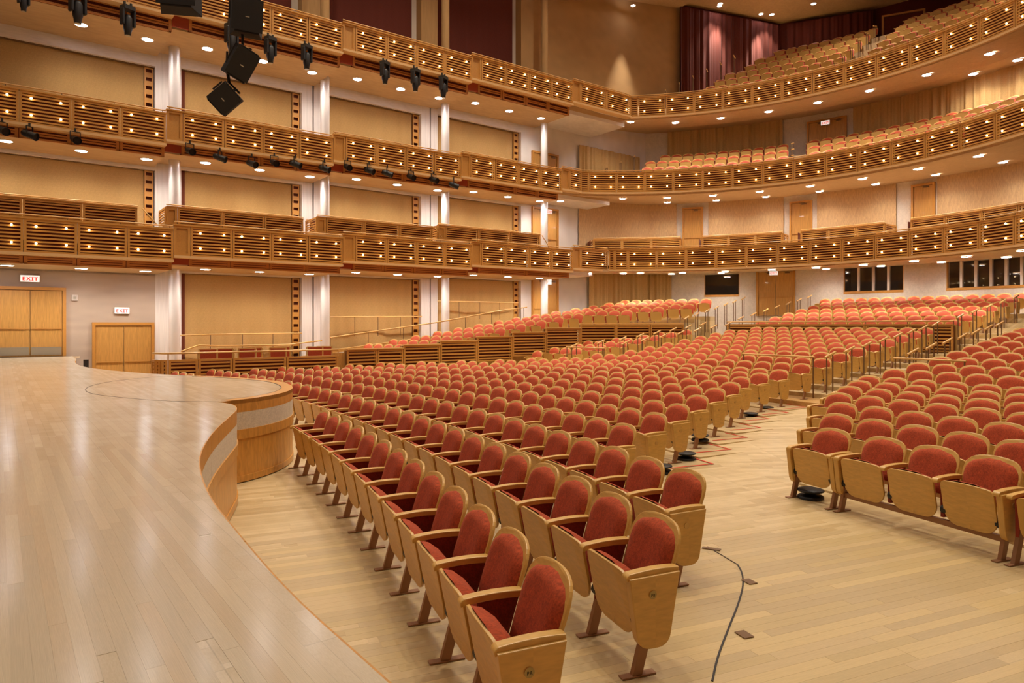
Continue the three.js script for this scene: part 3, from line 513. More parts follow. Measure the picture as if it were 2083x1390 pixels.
// ---------------------------------------------------------------- seats
const arch = (w0, w1, h, k) => { const s = new THREE.Shape(); s.moveTo(-w0, 0); s.lineTo(-w1, h * 0.62); s.bezierCurveTo(-w1, h * 0.88, -w1 * k, h, 0, h); s.bezierCurveTo(w1 * k, h, w1, h * 0.88, w1, h * 0.62); s.lineTo(w0, 0); s.closePath(); return s; };
const panShape = (w, h, r) => { const s = new THREE.Shape(); s.moveTo(-w + r, 0); s.lineTo(w - r, 0); s.quadraticCurveTo(w - 0.015, 0.01, w, r); s.lineTo(w, h - 0.05); s.quadraticCurveTo(w, h - 0.006, w - 0.06, h); s.quadraticCurveTo(0, h + 0.022, -w + 0.06, h); s.quadraticCurveTo(-w, h - 0.006, -w, h - 0.05); s.lineTo(-w, r); s.quadraticCurveTo(-w + 0.015, 0.01, -w + r, 0); return s; };
const bend = (g, k) => { const p = g.attributes.position; for (let i = 0; i < p.count; i++) p.setZ(i, p.getZ(i) + k * p.getX(i) * p.getX(i)); g.computeVertexNormals(); return g; };
// padded surface that fills an outline: half width as a function of height, domed to the front
function pad(half, h, thick, dome, nu, nv, pv = 7) {
  const pos = [], uv = [], idx = [];
  const put = (u, v, front) => { const w = half(v), ed = (1 - Math.pow(Math.abs(u), 5)) * (1 - Math.pow(Math.abs(2 * v - 1), pv)); pos.push(u * w, v * h, front ? thick * Math.min(1, 0.25 + ed) + dome * ed : 0); uv.push(u * w + 0.3, v * h); };
  for (let j = 0; j <= nv; j++) for (let i = 0; i <= nu; i++) put(-1 + 2 * i / nu, j / nv, true);
  for (let j = 0; j < nv; j++) for (let i = 0; i < nu; i++) { const a = j * (nu + 1) + i; idx.push(a, a + 1, a + nu + 2, a, a + nu + 2, a + nu + 1); }
  const rim = []; for (let i = 0; i <= nu; i++) rim.push(i); for (let j = 1; j <= nv; j++) rim.push(j * (nu + 1) + nu); for (let i = nu - 1; i >= 0; i--) rim.push(nv * (nu + 1) + i); for (let j = nv - 1; j >= 0; j--) rim.push(j * (nu + 1));
  const base = pos.length / 3; for (const k of rim) { pos.push(pos[3 * k], pos[3 * k + 1], 0); uv.push(uv[2 * k], uv[2 * k + 1]); }
  for (let i = 0; i < rim.length - 1; i++) idx.push(rim[i], base + i, base + i + 1, rim[i], base + i + 1, rim[i + 1]);
  const g = new THREE.BufferGeometry(); g.setAttribute('position', new THREE.Float32BufferAttribute(pos, 3)); g.setAttribute('uv', new THREE.Float32BufferAttribute(uv, 2)); g.setIndex(idx); g.computeVertexNormals(); return g;
}
const archHalf = (w0, w1) => (v) => v < 0.6 ? w0 + (w1 - w0) * v / 0.6 : w1 * Math.pow(Math.max(0.02, 1 - Math.pow((v - 0.6) / 0.4, 2.6)), 0.42);
const PITCH = 0.555, HALF = PITCH / 2;
function seatGeometry(fine) {
  const cs = fine ? 10 : 4, G = {}, tilt = -19 * Math.PI / 180;
  const toBack = (g) => g.rotateX(tilt).translate(0, 0.355, -0.10);
  G.shell = toBack(bend(new THREE.ExtrudeGeometry(arch(0.238, 0.254, 0.485, 0.80), { depth: 0.012, bevelEnabled: fine, bevelThickness: 0.005, bevelSize: 0.005, bevelSegments: 2, curveSegments: cs }), 0.35).translate(0, 0, -0.018));
  G.cushion = toBack(bend(pad(archHalf(0.228, 0.240), 0.43, 0.028, 0.022, fine ? 10 : 4, fine ? 12 : 5), 0.3).translate(0, 0.025, 0.0));
  const toPan = (g) => g.rotateX(11 * Math.PI / 180).translate(0, 0.195, 0.055);
  G.pan = toPan(bend(new THREE.ExtrudeGeometry(panShape(0.238, 0.4, 0.12), { depth: 0.012, bevelEnabled: fine, bevelThickness: 0.004, bevelSize: 0.004, bevelSegments: 2, curveSegments: cs }), -0.2).translate(0, 0, 0.02));
  G.seat = toPan(bend(pad((v) => 0.225 * (v > 0.85 ? Math.pow(Math.max(0.05, 1 - Math.pow((v - 0.85) / 0.15, 2.5)), 0.3) : v < 0.2 ? 0.6 + 2 * v : 1), 0.39, 0.05, 0.075, fine ? 8 : 3, fine ? 9 : 4, 2.4).rotateY(Math.PI), -0.2).translate(0, 0.034, 0.02));
  const prof = new THREE.Shape(); prof.moveTo(-0.165, 0); prof.quadraticCurveTo(-0.02, 0.014, 0.155, -0.008); prof.quadraticCurveTo(0.177, -0.02, 0.17, -0.04); prof.quadraticCurveTo(0, -0.012, -0.165, -0.03); prof.closePath();
  G.arm = new THREE.ExtrudeGeometry(prof, { depth: 0.05, bevelEnabled: fine, bevelThickness: 0.006, bevelSize: 0.005, bevelSegments: 2, curveSegments: fine ? 8 : 3 }).translate(0, 0.597, -0.025).rotateY(-Math.PI / 2);
  const sd = new THREE.Shape([[-0.155, 0.575], [0.075, 0.575], [0.07, 0.22], [-0.05, 0.22], [-0.09, 0.36]].map(([a, b]) => new THREE.Vector2(a, b)));
  G.standard = new THREE.ExtrudeGeometry(sd, { depth: 0.03, bevelEnabled: false }).translate(0, 0, -0.015).rotateY(-Math.PI / 2);
  G.leg = merge([box(0.034, 0.30, 0.062).applyMatrix4(new THREE.Matrix4().makeShear(0, 0, 0, -0.28, 0, 0)).translate(0, 0.15, 0.06), box(0.05, 0.008, 0.22, 0, 0.004, 0.09)]);
  G.hinge = merge([new THREE.CylinderGeometry(0.04, 0.04, 0.05, fine ? 14 : 6).rotateZ(Math.PI / 2).translate(0, 0.30, 0.065), box(0.02, 0.16, 0.03, 0, 0.38, 0.06)]);
  const ep = new THREE.Shape(); ep.moveTo(-0.16, 0.575); ep.lineTo(0.16, 0.565); ep.lineTo(0.115, 0.24); ep.quadraticCurveTo(0.10, 0.165, 0.02, 0.165); ep.lineTo(-0.01, 0.165); ep.quadraticCurveTo(-0.09, 0.165, -0.10, 0.24); ep.closePath();
  G.end = new THREE.ExtrudeGeometry(ep, { depth: 0.045, bevelEnabled: fine, bevelThickness: 0.006, bevelSize: 0.006, bevelSegments: 2, curveSegments: cs }).translate(0, 0, -0.0225).rotateY(-Math.PI / 2);
  G.disc = new THREE.CylinderGeometry(0.024, 0.024, 0.006, 20).rotateZ(Math.PI / 2);
  return G;
}
const FINE = seatGeometry(true), COARSE = seatGeometry(false);
function makeSeat(o = {}) {
  const t = new THREE.Group();
  const back = mesh('back_shell', FINE.shell, M.chairWood, t); mesh('back_cushion', FINE.cushion, M.red, t);
  mesh('seat_pan', FINE.pan, M.chairWood, t); mesh('seat_cushion', FINE.seat, M.red, t);
  const side = (x) => { const a = mesh('armrest', FINE.arm, M.chairWood, t), s = mesh('standard', FINE.standard, M.sideRed, t), l = mesh('leg', FINE.leg, M.leg, t), h = mesh('hinge', FINE.hinge, M.black, t); a.position.x = s.position.x = l.position.x = x; h.position.x = x + (x > 0 ? -0.03 : 0.03); };
  if (o.noLeg) { for (const x of o.noLeg) { const a = mesh('armrest', FINE.arm, M.chairWood, t), s = mesh('standard', FINE.standard, M.sideRed, t), h = mesh('hinge', FINE.hinge, M.black, t); a.position.x = s.position.x = x; h.position.x = x + 0.03; } mesh('base_beam', box(PITCH, 0.05, 0.05, 0, 0.17, 0.04), M.leg, t); }
  if (o.left !== false) side(-HALF);
  if (o.right) side(HALF);
  for (const sx of [o.endR ? 1 : 0, o.endL ? -1 : 0]) if (sx) {
    const e = mesh('end_panel', FINE.end, M.chairWood, t); e.position.x = sx * (HALF + 0.02);
    const d = mesh('row_disc', FINE.disc, o.disc || M.brass, e); d.position.set(sx * 0.031, 0.47, 0.02);
  }
  return t;
}
// vertex-coloured one-piece seat for those too small to show their parts
const tint = (g, m) => { const k = g.index ? g.toNonIndexed() : g.clone(), n = k.attributes.position.count, a = new Float32Array(n * 3), c = m.color; for (let i = 0; i < n; i++) { a[3 * i] = c.r * 0.86; a[3 * i + 1] = c.g * 0.86; a[3 * i + 2] = c.b * 0.86; } for (const q of Object.keys(k.attributes)) if (!['position', 'normal', 'uv'].includes(q)) k.deleteAttribute(q); k.setAttribute('color', new THREE.BufferAttribute(a, 3)); return k; };
const shift = (g, x) => g.clone().translate(x, 0, 0);
const SEAT1 = mergeGeometries([tint(COARSE.shell, M.chairWood), tint(COARSE.cushion, M.red), tint(COARSE.pan, M.chairWood), tint(COARSE.seat, M.red), tint(shift(COARSE.arm, -HALF), M.chairWood), tint(shift(COARSE.standard, -HALF), M.sideRed), tint(shift(COARSE.leg, -HALF), M.leg)]);
const SEAT2 = mergeGeometries([SEAT1, tint(shift(COARSE.arm, HALF), M.chairWood), tint(shift(COARSE.end, HALF + 0.02), M.chairWood), tint(shift(COARSE.leg, HALF), M.leg)]);
const seatMat = new THREE.MeshStandardMaterial({ vertexColors: true, roughness: 0.7, side: THREE.DoubleSide });

const seats = [];   // {p, y, turn, block, k, endR, endL, first}
function seatRow(c, R, degLo, degHi, y, block, k, opt = {}) {
  const step = PITCH / R * 180 / Math.PI, n = Math.floor((degHi - degLo) / step);
  for (let i = 0; i < n; i++) {
    const deg = opt.fromHigh ? degHi - step * (i + 0.5) : degLo + step * (i + 0.5), q = deg * Math.PI / 180, p = pol(c, R + 0.1, deg);
    if (opt.keep && !opt.keep(p)) continue;
    const isR = opt.fromHigh ? i === n - 1 : i === 0, isL = opt.fromHigh ? i === 0 : i === n - 1;
    seats.push({ p, y, n: i + (opt.nth || 0), turn: Math.atan2(-Math.cos(q), Math.sin(q)), block, k, right: isR, endR: isR && opt.endR !== false, endL: isL && opt.endL });
  }
}
const sideEdge = [onK(1180, WALLIN), [7.05, 28.0]];
const aisleEdge = [[7.05, 28.0], [10.6, 31.6]];
const inside33 = (p) => kOf(p) < WALLIN - 0.45;
seatRow(ROWC, rowR(0), 19.53, 30.15, 0, 'pit', 0); seatRow(ROWC, rowR(0), 42.2, 52, 0, 'pit', 0, { keep: inside33, nth: 13 });
seatRow(ROWC, rowR(1), 20.35, 52, 0, 'pit', 1, { keep: inside33 });
seatRow(ROWC, rowR(2), 21.83, 52, 0, 'pit', 2, { keep: inside33 });
for (let k = 3; k <= 20; k++) {
  const R = rowR(k), y = rowY(k);
  seatRow(ROWC, R, aisleIn(R), farIn(R), y, 'centre', k, { endL: true });
  if (k > 5) seatRow(ROWC, R, 13, aisleOut(R), y, 'across', k, { fromHigh: true, endL: true, endR: false, keep: (p) => 1041.5 + F * p[0] / p[1] < 2190 && p[1] > 2 });
  seatRow(ROWC, R, k < 5 ? farIn(R) + 0.4 : farOut(R), 60, y, 'far', k, { keep: (p) => inside33(p) && (p[0] < sideEdge[0][0] || rightOf(p, ...sideEdge) < -0.45) });
}
for (let m = 0; m < 7; m++) {
  const R = 60.8 + 0.98 * m, y = 1.36 + 0.175 * m;
  seatRow(ROWC, R, 32.1 + 0.05 * m, 39.6, y, 'rear', m, { endL: true });
  seatRow(ROWC, R, 24, 29.9, y, 'rearAcross', m, { fromHigh: true, endL: true, endR: false, keep: (p) => 1041.5 + F * p[0] / p[1] < 2190 });
}
{   // front row across the aisle: a single seat, then units of three on a floor beam
  const R = rowR(5) + 0.1, st = PITCH / R * 180 / Math.PI, gapd = 0.11 / R * 180 / Math.PI; let a = 24.13;
  for (let i = 0; i < 8; i++) { const q = (a - st / 2) * Math.PI / 180, un = i === 0 ? 'single' : ['unitL', 'unit', 'unitR'][(i - 1) % 3]; seats.push({ p: pol(ROWC, R, a - st / 2), y: 0, n: i, turn: Math.atan2(-Math.cos(q), Math.sin(q)), block: 'across', k: 5, unit: un }); a -= st; if (un === 'single' || un === 'unitR') a -= gapd; }
}
// raised side seating by the shaded wall: short rows facing the stage
const sideRows = [730, 781, 827, 872, 914, 956, 997, 1033, 1073, 1115, 1155, 1192, 1224, 1257].map((x, j) => ({ L: onK(x, 38.6), y: 0.51 + 0.143 * j, j, dir: j < 9 ? [0.77, -0.638] : [0.86, -0.51] }));
for (const { L, y, j, dir } of sideRows) {
  let e = 0;
  for (let i = 0; i < 14; i++) { const p = [L[0] + dir[0] * PITCH * (i + 0.5), L[1] + dir[1] * PITCH * (i + 0.5)]; if (kOf(p) < WALLIN + 0.75 && p[0] < sideEdge[0][0]) break; if (p[0] >= sideEdge[0][0] - 0.5 && (rightOf(p, ...sideEdge) < 3.0 || rightOf(p, ...aisleEdge) < 2.2)) break; seats.push({ p, y, turn: Math.atan2(dir[1], dir[0]), block: 'side', k: j }); e = i + 1; }
  const len = e * PITCH + 1.45, mid = [L[0] + dir[0] * (len / 2 - 1.4) - dir[1] * 0.12, L[1] + dir[1] * (len / 2 - 1.4) + dir[0] * 0.12];
  place(mesh('riser', new THREE.BoxGeometry(len, y, 0.98), M.floor, floor), mid, y / 2, Math.atan2(dir[1], dir[0]));
}
// balcony seats
for (const n of [2, 3]) {
  const T = TIER[n], rows = n === 2 ? 4 : 8, rise = n === 2 ? 0.5 : 0.6, f0 = n === 2 ? 8.42 : 12.0;
  for (let j = 0; j < rows; j++) {
    const R = T.R + 1.2 + 0.92 * j, y = f0 + rise * j;
    const gap = n === 2 ? [1603, 1640] : [1672 + 16 * j, 1712 + 18 * j];
    const dA = degOf(T.c, onCircle(gap[0], T.c, R)), dB = degOf(T.c, onCircle(gap[1], T.c, R)), hi = n === 2 ? degOf(T.c, onCircle(1258 + 26 * j, T.c, R)) : degOf(T.c, onCircle(1352 + 29 * j, T.c, R));
    seatRow(T.c, R, dA, hi, y, 'tier' + n, j); seatRow(T.c, R, -12, dB, y, 'tier' + n, j, { fromHigh: true, endR: false });
  }
}
// the 300 stalls seats that show largest are things with parts, the others one object for each level
{
  const size = (s) => { const x = 1041.5 + F * s.p[0] / s.p[1], y = HY - F * (s.y + 0.5 - CAM) / s.p[1]; return x > -30 && x < 2110 && y < 1480 && s.p[1] > 1 ? 1 / s.p[1] : -1; };
  const stalls = seats.filter((s) => !s.block.startsWith('tier')), tiers = seats.filter((s) => s.block.startsWith('tier'));
  stalls.sort((a, b) => size(b) - size(a));
  const near = stalls.slice(0, 300), far = stalls.slice(300);
  const discMap = (text) => { const m = new THREE.MeshStandardMaterial({ map: textMap(text, '#2a2014', '#a8925a', 64, 64, 30), roughness: 0.4, metalness: 0.2 }); return [M.brass, m, m]; };
  const proto = { mid: makeSeat(), right: makeSeat({ right: true }), endR: makeSeat({ right: true, endR: true }), endL: makeSeat({ endL: true }), single: makeSeat({ right: true, endR: true, endL: true }), unitL: makeSeat({ endL: true, noLeg: [] }), unit: makeSeat({ left: false, noLeg: [-HALF] }), unitR: makeSeat({ left: false, noLeg: [-HALF], right: true, endR: true }) };
  for (const s of near) {
    const kind = s.unit ? s.unit : s.endR ? 'endR' : s.endL ? 'endL' : s.right ? 'right' : 'mid', o = proto[kind].clone(); o.name = numbered('theatre_seat'); scene.add(o); place(o, s.p, s.y + 0.004, s.turn);
    const end = s.endR || s.endL, nth = ORD(s.n), blk = { pit: ['aisle end', 'row from the stage', 'seats of the ' + ORD(s.k) + ' row from the stage'], centre: ['near aisle', 'centre block row from the stage', 'centre block seats, ' + ORD(s.k) + ' row from the stage'], across: ['near aisle', 'row of the block across it', 'seats across the aisle, ' + ORD(s.k - 5) + ' row'], far: ['far aisle', 'row of the far side block', 'far side block seats, ' + ORD(s.k) + ' row'] }[s.block] || ['aisle', 'row', 'stalls seats'];
    const rowN = ORD(s.block === 'across' ? s.k - 5 : s.k);
    tag(o, (end ? 'wood-panelled end seat' : 'red tip-up theatre seat') + ', ' + nth + ' from the ' + blk[0] + ', ' + rowN + ' ' + blk[1], 'seat', blk[2]);
    if (s.endR && s.block === 'pit' && s.k < 2) { const e = o.children.find((c) => c.name === 'end_panel'); const d = e.children[0]; d.geometry = FINE.disc; d.material = M.brass; const m = discMap(s.k ? 'PB' : 'PA')[1]; const f = mesh('row_letters', new THREE.CircleGeometry(0.024, 20).rotateY(Math.PI / 2), m, e); f.position.set(0.0345, 0.47, 0.02); }
  }
  const crowd = (name, list, label) => {
    for (const [geo, part] of [[SEAT1, list]]) {
      const im = new THREE.InstancedMesh(geo, seatMat, part.length), m4 = new THREE.Matrix4(), q = new THREE.Quaternion(), up = new THREE.Vector3(0, 1, 0);
      part.forEach((s, i) => { q.setFromAxisAngle(up, s.turn); m4.compose(V(s.p, s.y + 0.004), q, new THREE.Vector3(1, 1, 1)); im.setMatrixAt(i, m4); });
      im.name = name; im.castShadow = im.receiveShadow = true; tag(im, label, 'seats'); im.userData.kind = 'stuff'; scene.add(im);
    }
  };
  crowd('stalls_seats', far.filter((s) => !s.endR && !s.endL), 'rows of red tip-up theatre seats further back in the stalls');
  crowd('balcony_seats', tiers.filter((s) => s.block), 'rows of red tip-up theatre seats on the middle and top balconies');
  const ends = far.filter((s) => s.endR || s.endL), im = new THREE.InstancedMesh(SEAT2, seatMat, ends.length), m4 = new THREE.Matrix4(), q = new THREE.Quaternion(), up = new THREE.Vector3(0, 1, 0);
  ends.forEach((s, i) => { q.setFromAxisAngle(up, s.turn); m4.compose(V(s.p, s.y + 0.004), q, new THREE.Vector3(s.endL && !s.endR ? -1 : 1, 1, 1)); im.setMatrixAt(i, m4); });
  im.name = 'aisle_end_seats'; tag(im, 'aisle-end theatre seats with wood side panels further back in the stalls', 'seats'); im.userData.kind = 'stuff'; scene.add(im);
}

// ---------------------------------------------------------------- low walls, boxes and rails in the stalls
{
  const wallY = [[705, 767, 1.32], [767, 820, 1.32], [820, 895, 1.42], [895, 970, 1.53], [970, 1042, 1.66], [1042, 1110, 1.80], [1110, 1180, 1.95]];
  const t = thing('stepped_parapet', 'stepped slatted wood parapet climbing beside the raised side seats', 'parapet');
  for (const [x0, x1, y] of wallY) { const a = onK(x0, WALLIN), b = onK(x1, WALLIN); panel(t, a, b, y - 0.95, y - 0.09, { slats: 7 }); place(mesh('cap', box(dist(a, b), 0.035, 0.14), M.rail, t), lerp(a, b, 0.5), y - 0.07, WANG); place(mesh('core', box(dist(a, b), y - 0.1, 0.06), M.riser, t), lerp(lerp(a, b, 0.5), LW(0, 0), 0.002), (y - 0.1) / 2 - 0.001, WANG).position.add(new THREE.Vector3(-NX[0] * 0.16, 0, NX[1] * 0.16)); }
  const a = onK(1180, WALLIN), b = [7.05, 28.0];
  for (let i = 0; i < 3; i++) panel(t, lerp(a, b, i / 3), lerp(a, b, (i + 1) / 3), 1.12, 2.02, { slats: 7 });
  mesh('cap', strip([a, b], 2.03, 2.065, 0.14), M.rail, t); mesh('core', strip([lerp(a, b, 0), b].map((p) => [p[0], p[1] + 0.16]), 0, 2.0, 0.06), M.riser, t);
  const r = thing('rear_parapet', 'curved slatted wood parapet between the two aisles before the rear seats', 'parapet');
  const RR = 59.75, A = 39.85, B = 31.75, n = 6, Q = (d) => pol(ROWC, RR, d);
  for (let i = 0; i < n; i++) panel(r, Q(A + (B - A) * i / n), Q(A + (B - A) * (i + 1) / n), 1.14, 2.0, { slats: 7 });
  const ar = (k) => Array.from({ length: 13 }, (_, i) => pol(ROWC, RR + k, A + (B - A) * i / 12));
  mesh('cap', strip(ar(-0.05), 2.0, 2.03, 0.13), M.slat, r); mesh('core', strip(ar(0.16), 0.5, 2.0, 0.06), M.riser, r);
  mesh('handrail', new THREE.TubeGeometry(new THREE.CatmullRomCurve3(ar(0).map((p) => V(p, 2.12))), 24, 0.024, 6), M.rail, r);
  mesh('rail_brackets', merge(ar(0).filter((_, i) => i % 2 === 0).map((p) => rod(V(p, 2.0), V(p, 2.12), 0.012))), M.bronze, r);
  const s = thing('rear_parapet', 'slatted wood parapet beside the right aisle before the rear seats of the far block', 'parapet');
  const Q2 = (d) => pol(ROWC, RR, d); for (let i = 0; i < 3; i++) panel(s, Q2(29.7 - i * 1.5), Q2(28.2 - i * 1.5), 1.14, 2.0, { slats: 7 });
  const ar2 = (k) => Array.from({ length: 7 }, (_, i) => pol(ROWC, RR + k, 29.7 - i * 0.75)); mesh('cap', strip(ar2(-0.05), 2.0, 2.03, 0.13), M.slat, s); mesh('core', strip(ar2(0.16), 0.5, 2.0, 0.06), M.riser, s);
  mesh('handrail', new THREE.TubeGeometry(new THREE.CatmullRomCurve3(ar2(0).map((p) => V(p, 2.12))), 16, 0.024, 6), M.rail, s);
  // side box by the stage
  const f = thing('side_box', 'low slatted wood box front with rounded end and wood handrail by the far wall', 'parapet');
  const xs = [342, 403, 473, 582, 688];
  for (let i = 0; i < 4; i++) panel(f, onK(xs[i], WALLIN), onK(xs[i + 1], WALLIN), 0.28, 1.08, { slats: 7 });
  const e0 = onK(342, WALLIN), e1 = [e0[0] - AX[0] * 0.16 - NX[0] * 0.05, e0[1] - AX[1] * 0.16 - NX[1] * 0.05], e2 = [e0[0] - AX[0] * 0.26 - NX[0] * 0.2, e0[1] - AX[1] * 0.26 - NX[1] * 0.2], e3 = [e0[0] - AX[0] * 0.28 - NX[0] * 0.5, e0[1] - AX[1] * 0.28 - NX[1] * 0.5];
  for (const [q, w] of [[e1, e0], [e2, e1], [e3, e2]]) panel(f, q, w, 0.28, 1.08, { slats: 7 });
  mesh('handrail', tube([V(e3, 1.25), V(e2, 1.25), V(e1, 1.25), V(e0, 1.25), V(onK(500, WALLIN), 1.25), V(onK(688, WALLIN), 1.25)], 0.025), M.rail, f);
  mesh('rail_posts', merge(xs.map((x) => rod(V(onK(x, WALLIN), 1.06), V(onK(x, WALLIN), 1.25), 0.016))), M.brass, f);
  mesh('box_floor', slab([e3, onK(342, WALLIN + 0.06), onK(700, WALLIN + 0.06), onK(700, 40.9), LW(uOf(345, 0.2), 0.2)], 0, 0.3), M.riser, f);
  place(mesh('gate', box(0.62, 0.78, 0.05), M.door, f), lerp(onK(690, WALLIN + 0.3), onK(704, WALLIN + 0.3), 0.5), 0.75, WANG);
  // loose chairs in the box
  for (const [x, K, a, i] of [[424, 34.6, 0.3], [452, 34.6, -0.15], [500, 34.4, 0.05], [512, 35.4, -0.1], [564, 34.5, 0.1], [572, 35.6, 0], [640, 34.7, 0.1], [658, 34.9, -0.05]].map((v, i) => [...v, i])) {
    const c = thing('box_chair', 'loose square-backed red chair in the side box, ' + ORD(i) + ' from the stage end', 'chair', 'loose chairs in the side box'); place(c, onK(x, K), 0.3, WANG + Math.PI / 2 * 0 + a - 0.5);
    mesh('seat', box(0.48, 0.09, 0.46, 0, 0.42, 0), M.red, c); mesh('back_cushion', box(0.42, 0.5, 0.06, 0, 0.74, -0.2), M.red, c); mesh('back_frame', merge([box(0.04, 1.0, 0.05, -0.24, 0.5, -0.22), box(0.04, 1.0, 0.05, 0.24, 0.5, -0.22), box(0.48, 0.04, 0.05, 0, 1.0, -0.22)]), M.chairWood, c);
    for (const sx of [-0.22, 0.22]) mesh('leg', box(0.04, 0.4, 0.04, sx, 0.2, 0.2), M.chairWood, c);
  }
  // ramp with cream kerb and handrails along the shaded wall
  const w = thing('side_ramp', 'cream-edged ramp with wood handrails climbing along the shaded wall', 'ramp');
  const u0 = uOf(370, 1.4), u1 = uOf(665, 1.4), u2 = uOf(1062, 1.4);
  mesh('kerb_wall', strip([LW(uOf(655, 1.5), 1.5), LW(uOf(1085, 1.5), 1.5)], 0, 0.95, 0.1, 0, 2.0), M.white, w);
  mesh('kerb_cap', strip([LW(uOf(655, 1.5), 1.5), LW(uOf(1085, 1.5), 1.5)], 0.95, 1.06, 0.13, 2.0, 2.11), M.rail, w);
  mesh('ramp_floor', strip([LW(u0, 1.4), LW(u2, 1.4)], 0.2, 0.45, 1.3, 1.3, 1.75), M.riser, w);
  const hr = [[[360, 683], [400, 681], [614, 678]], [[672, 645], [858, 644]], [[890, 613], [1055, 616]]];
  for (const q of hr) { const pts = q.map(([x, y]) => { const p = LW(uOf(x, 0.25), 0.25); return V(p, hAt(y, p[1])); }); mesh('wall_rail', tube(pts, 0.024), M.rail, w); const a0 = pts[0], a1 = pts[pts.length - 1], g = []; for (let k = 1; k < 4; k++) { const m = a0.clone().lerp(a1, k / 4); g.push(rod(m, m.clone().setY(m.y - 0.75), 0.012)); } mesh('rail_posts', merge(g), M.bronze, w); }
  const pl = [[445, 704], [582, 702], [655, 693]].map(([x, y]) => { const p = LW(uOf(x, 1.6), 1.6); return V(p, hAt(y, p[1])); });
  mesh('ramp_rail', tube([V(LW(uOf(368, 1.6), 1.6), hAt(718, 20.3)), V(LW(uOf(395, 1.6), 1.6), hAt(704, 20.6)), ...pl], 0.024), M.rail, w);
  const p2 = [[672, 687], [890, 656], [1052, 626], [1072, 625]].map(([x, y]) => { const p = LW(uOf(x, 1.6), 1.6); return V(p, hAt(y, p[1])); });
  mesh('ramp_rail', tube(p2, 0.024), M.rail, w);
  mesh('rail_posts', merge(p2.slice(0, 3).flatMap((v, i) => [0, 0.33, 0.66].map((k) => { const m = v.clone().lerp(p2[i + 1], k); return rod(m, m.clone().setY(m.y - 0.8), 0.012); }))), M.bronze, w);

  // short handrails on the aisle steps
  function rail(p, dir, y, label, group, len = 0.42) {
    const t = thing('aisle_handrail', label, 'handrail', group), a = [p[0] - dir[0] * len / 2, p[1] - dir[1] * len / 2], b = [p[0] + dir[0] * len / 2, p[1] + dir[1] * len / 2];
    mesh('post', rod(V(lerp(a, b, 0.2), y), V(lerp(a, b, 0.2), y + 0.90), 0.016), M.bronze, t); mesh('post', rod(V(lerp(a, b, 0.75), y), V(lerp(a, b, 0.75), y + 0.96), 0.016), M.bronze, t); mesh('grip', rod(V(a, y + 0.86), V(b, y + 0.99), 0.028, 8), M.rail, t);
  }
  const radial = (deg) => [Math.cos(deg * Math.PI / 180), Math.sin(deg * Math.PI / 180)];
  for (let k = 13; k <= 20; k++) {
    const R = rowR(k) - 0.1, y = rowY(k), a1 = aisleIn(R) - 0.22, a2 = aisleOut(R) + 0.12, b1 = farIn(R) + 0.15, b2 = farOut(R) - 0.1;
    rail(pol(ROWC, R, a1), radial(a1), y, 'short handrail on the centre side of the near aisle, ' + ORD(k - 13) + ' step', 'handrails of the near aisle, centre side');
    if (k > 13) rail(pol(ROWC, R, a2), radial(a2), y, 'short handrail on the outer side of the near aisle, ' + ORD(k - 13) + ' step', 'handrails of the near aisle, outer side');
    rail(pol(ROWC, R, b2), radial(b2), y, 'short handrail on the outer side of the far aisle, ' + ORD(k - 13) + ' step', 'handrails of the far aisle, outer side');
    if (k > 13) rail(pol(ROWC, R, b1), radial(b1), y, 'short handrail on the centre side of the far aisle, ' + ORD(k - 13) + ' step', 'handrails of the far aisle, centre side');
  }
  for (let m = 0; m < 7; m++) {
    const R = 60.6 + 0.98 * m, y = 1.36 + 0.175 * m;
    rail(pol(ROWC, R, 39.75), radial(39.75), y, 'short handrail on the steps up to the rear doors, ' + ORD(m) + ' step', 'handrails beside the steps to the rear doors');
    rail(pol(ROWC, R, 31.95), radial(31.95), y, 'short handrail by the rear centre seats at the near aisle, ' + ORD(m) + ' step', 'handrails of the rear seats, centre side');
    rail(pol(ROWC, R, 30.1), radial(30.1), y, 'short handrail by the rear outer seats at the near aisle, ' + ORD(m) + ' step', 'handrails of the rear seats, outer side');
    const q = lerp(aisleEdge[0], aisleEdge[1], m / 6); rail([q[0] + 0.1, q[1]], [0.65, 0.76], 1.36 + 0.155 * m, 'short handrail beside the raised side seats at the far aisle, ' + ORD(m) + ' step', 'handrails beside the raised side seats');
  }
  function guard(a, b, y, h, label) { const t = thing('guard_rail', label, 'handrail'); mesh('grip', rod(V(a, y + h), V(b, y + h), 0.022, 8), M.rail, t); for (const q of [0.02, 0.98]) mesh('post', rod(V(lerp(a, b, q), y), V(lerp(a, b, q), y + h), 0.016), M.bronze, t); }
  guard(pol(ROWC, 51.4, 33.1), pol(ROWC, 51.4, 30.75), 0.26, 0.98, 'straight guard rail across the centre block at the first step');
  guard(pol(ROWC, 52.4, 29.3), pol(ROWC, 52.4, 27.6), 0.3, 0.95, 'straight guard rail across the outer block at the first step');
  guard(pol(ROWC, 51.4, 40.9), pol(ROWC, 51.4, 38.9), 0.26, 0.98, 'straight guard rail by the far aisle at the first step');
  // gallery rails
  for (const n of [2, 3]) for (let j = 0; j < (n === 2 ? 3 : 7); j++) {
    const T = TIER[n], R = T.R + 1.3 + 0.92 * j, y = (n === 2 ? 8.5 : 12.1) + (n === 2 ? 0.5 : 0.6) * j;
    const d1 = degOf(T.c, onCircle(n === 2 ? 1234 + 28 * j : 1326 + 28 * j, T.c, R)), d2 = degOf(T.c, onCircle(n === 2 ? 1612 : 1684 + 16 * j, T.c, R));
    rail(pol(T.c, R, d1), radial(d1), y, 'sloping handrail by the corner stairs of the ' + tierName[n] + ' balcony, ' + ORD(j) + ' step', 'handrails of the corner stairs, ' + tierName[n] + ' balcony', 0.8);
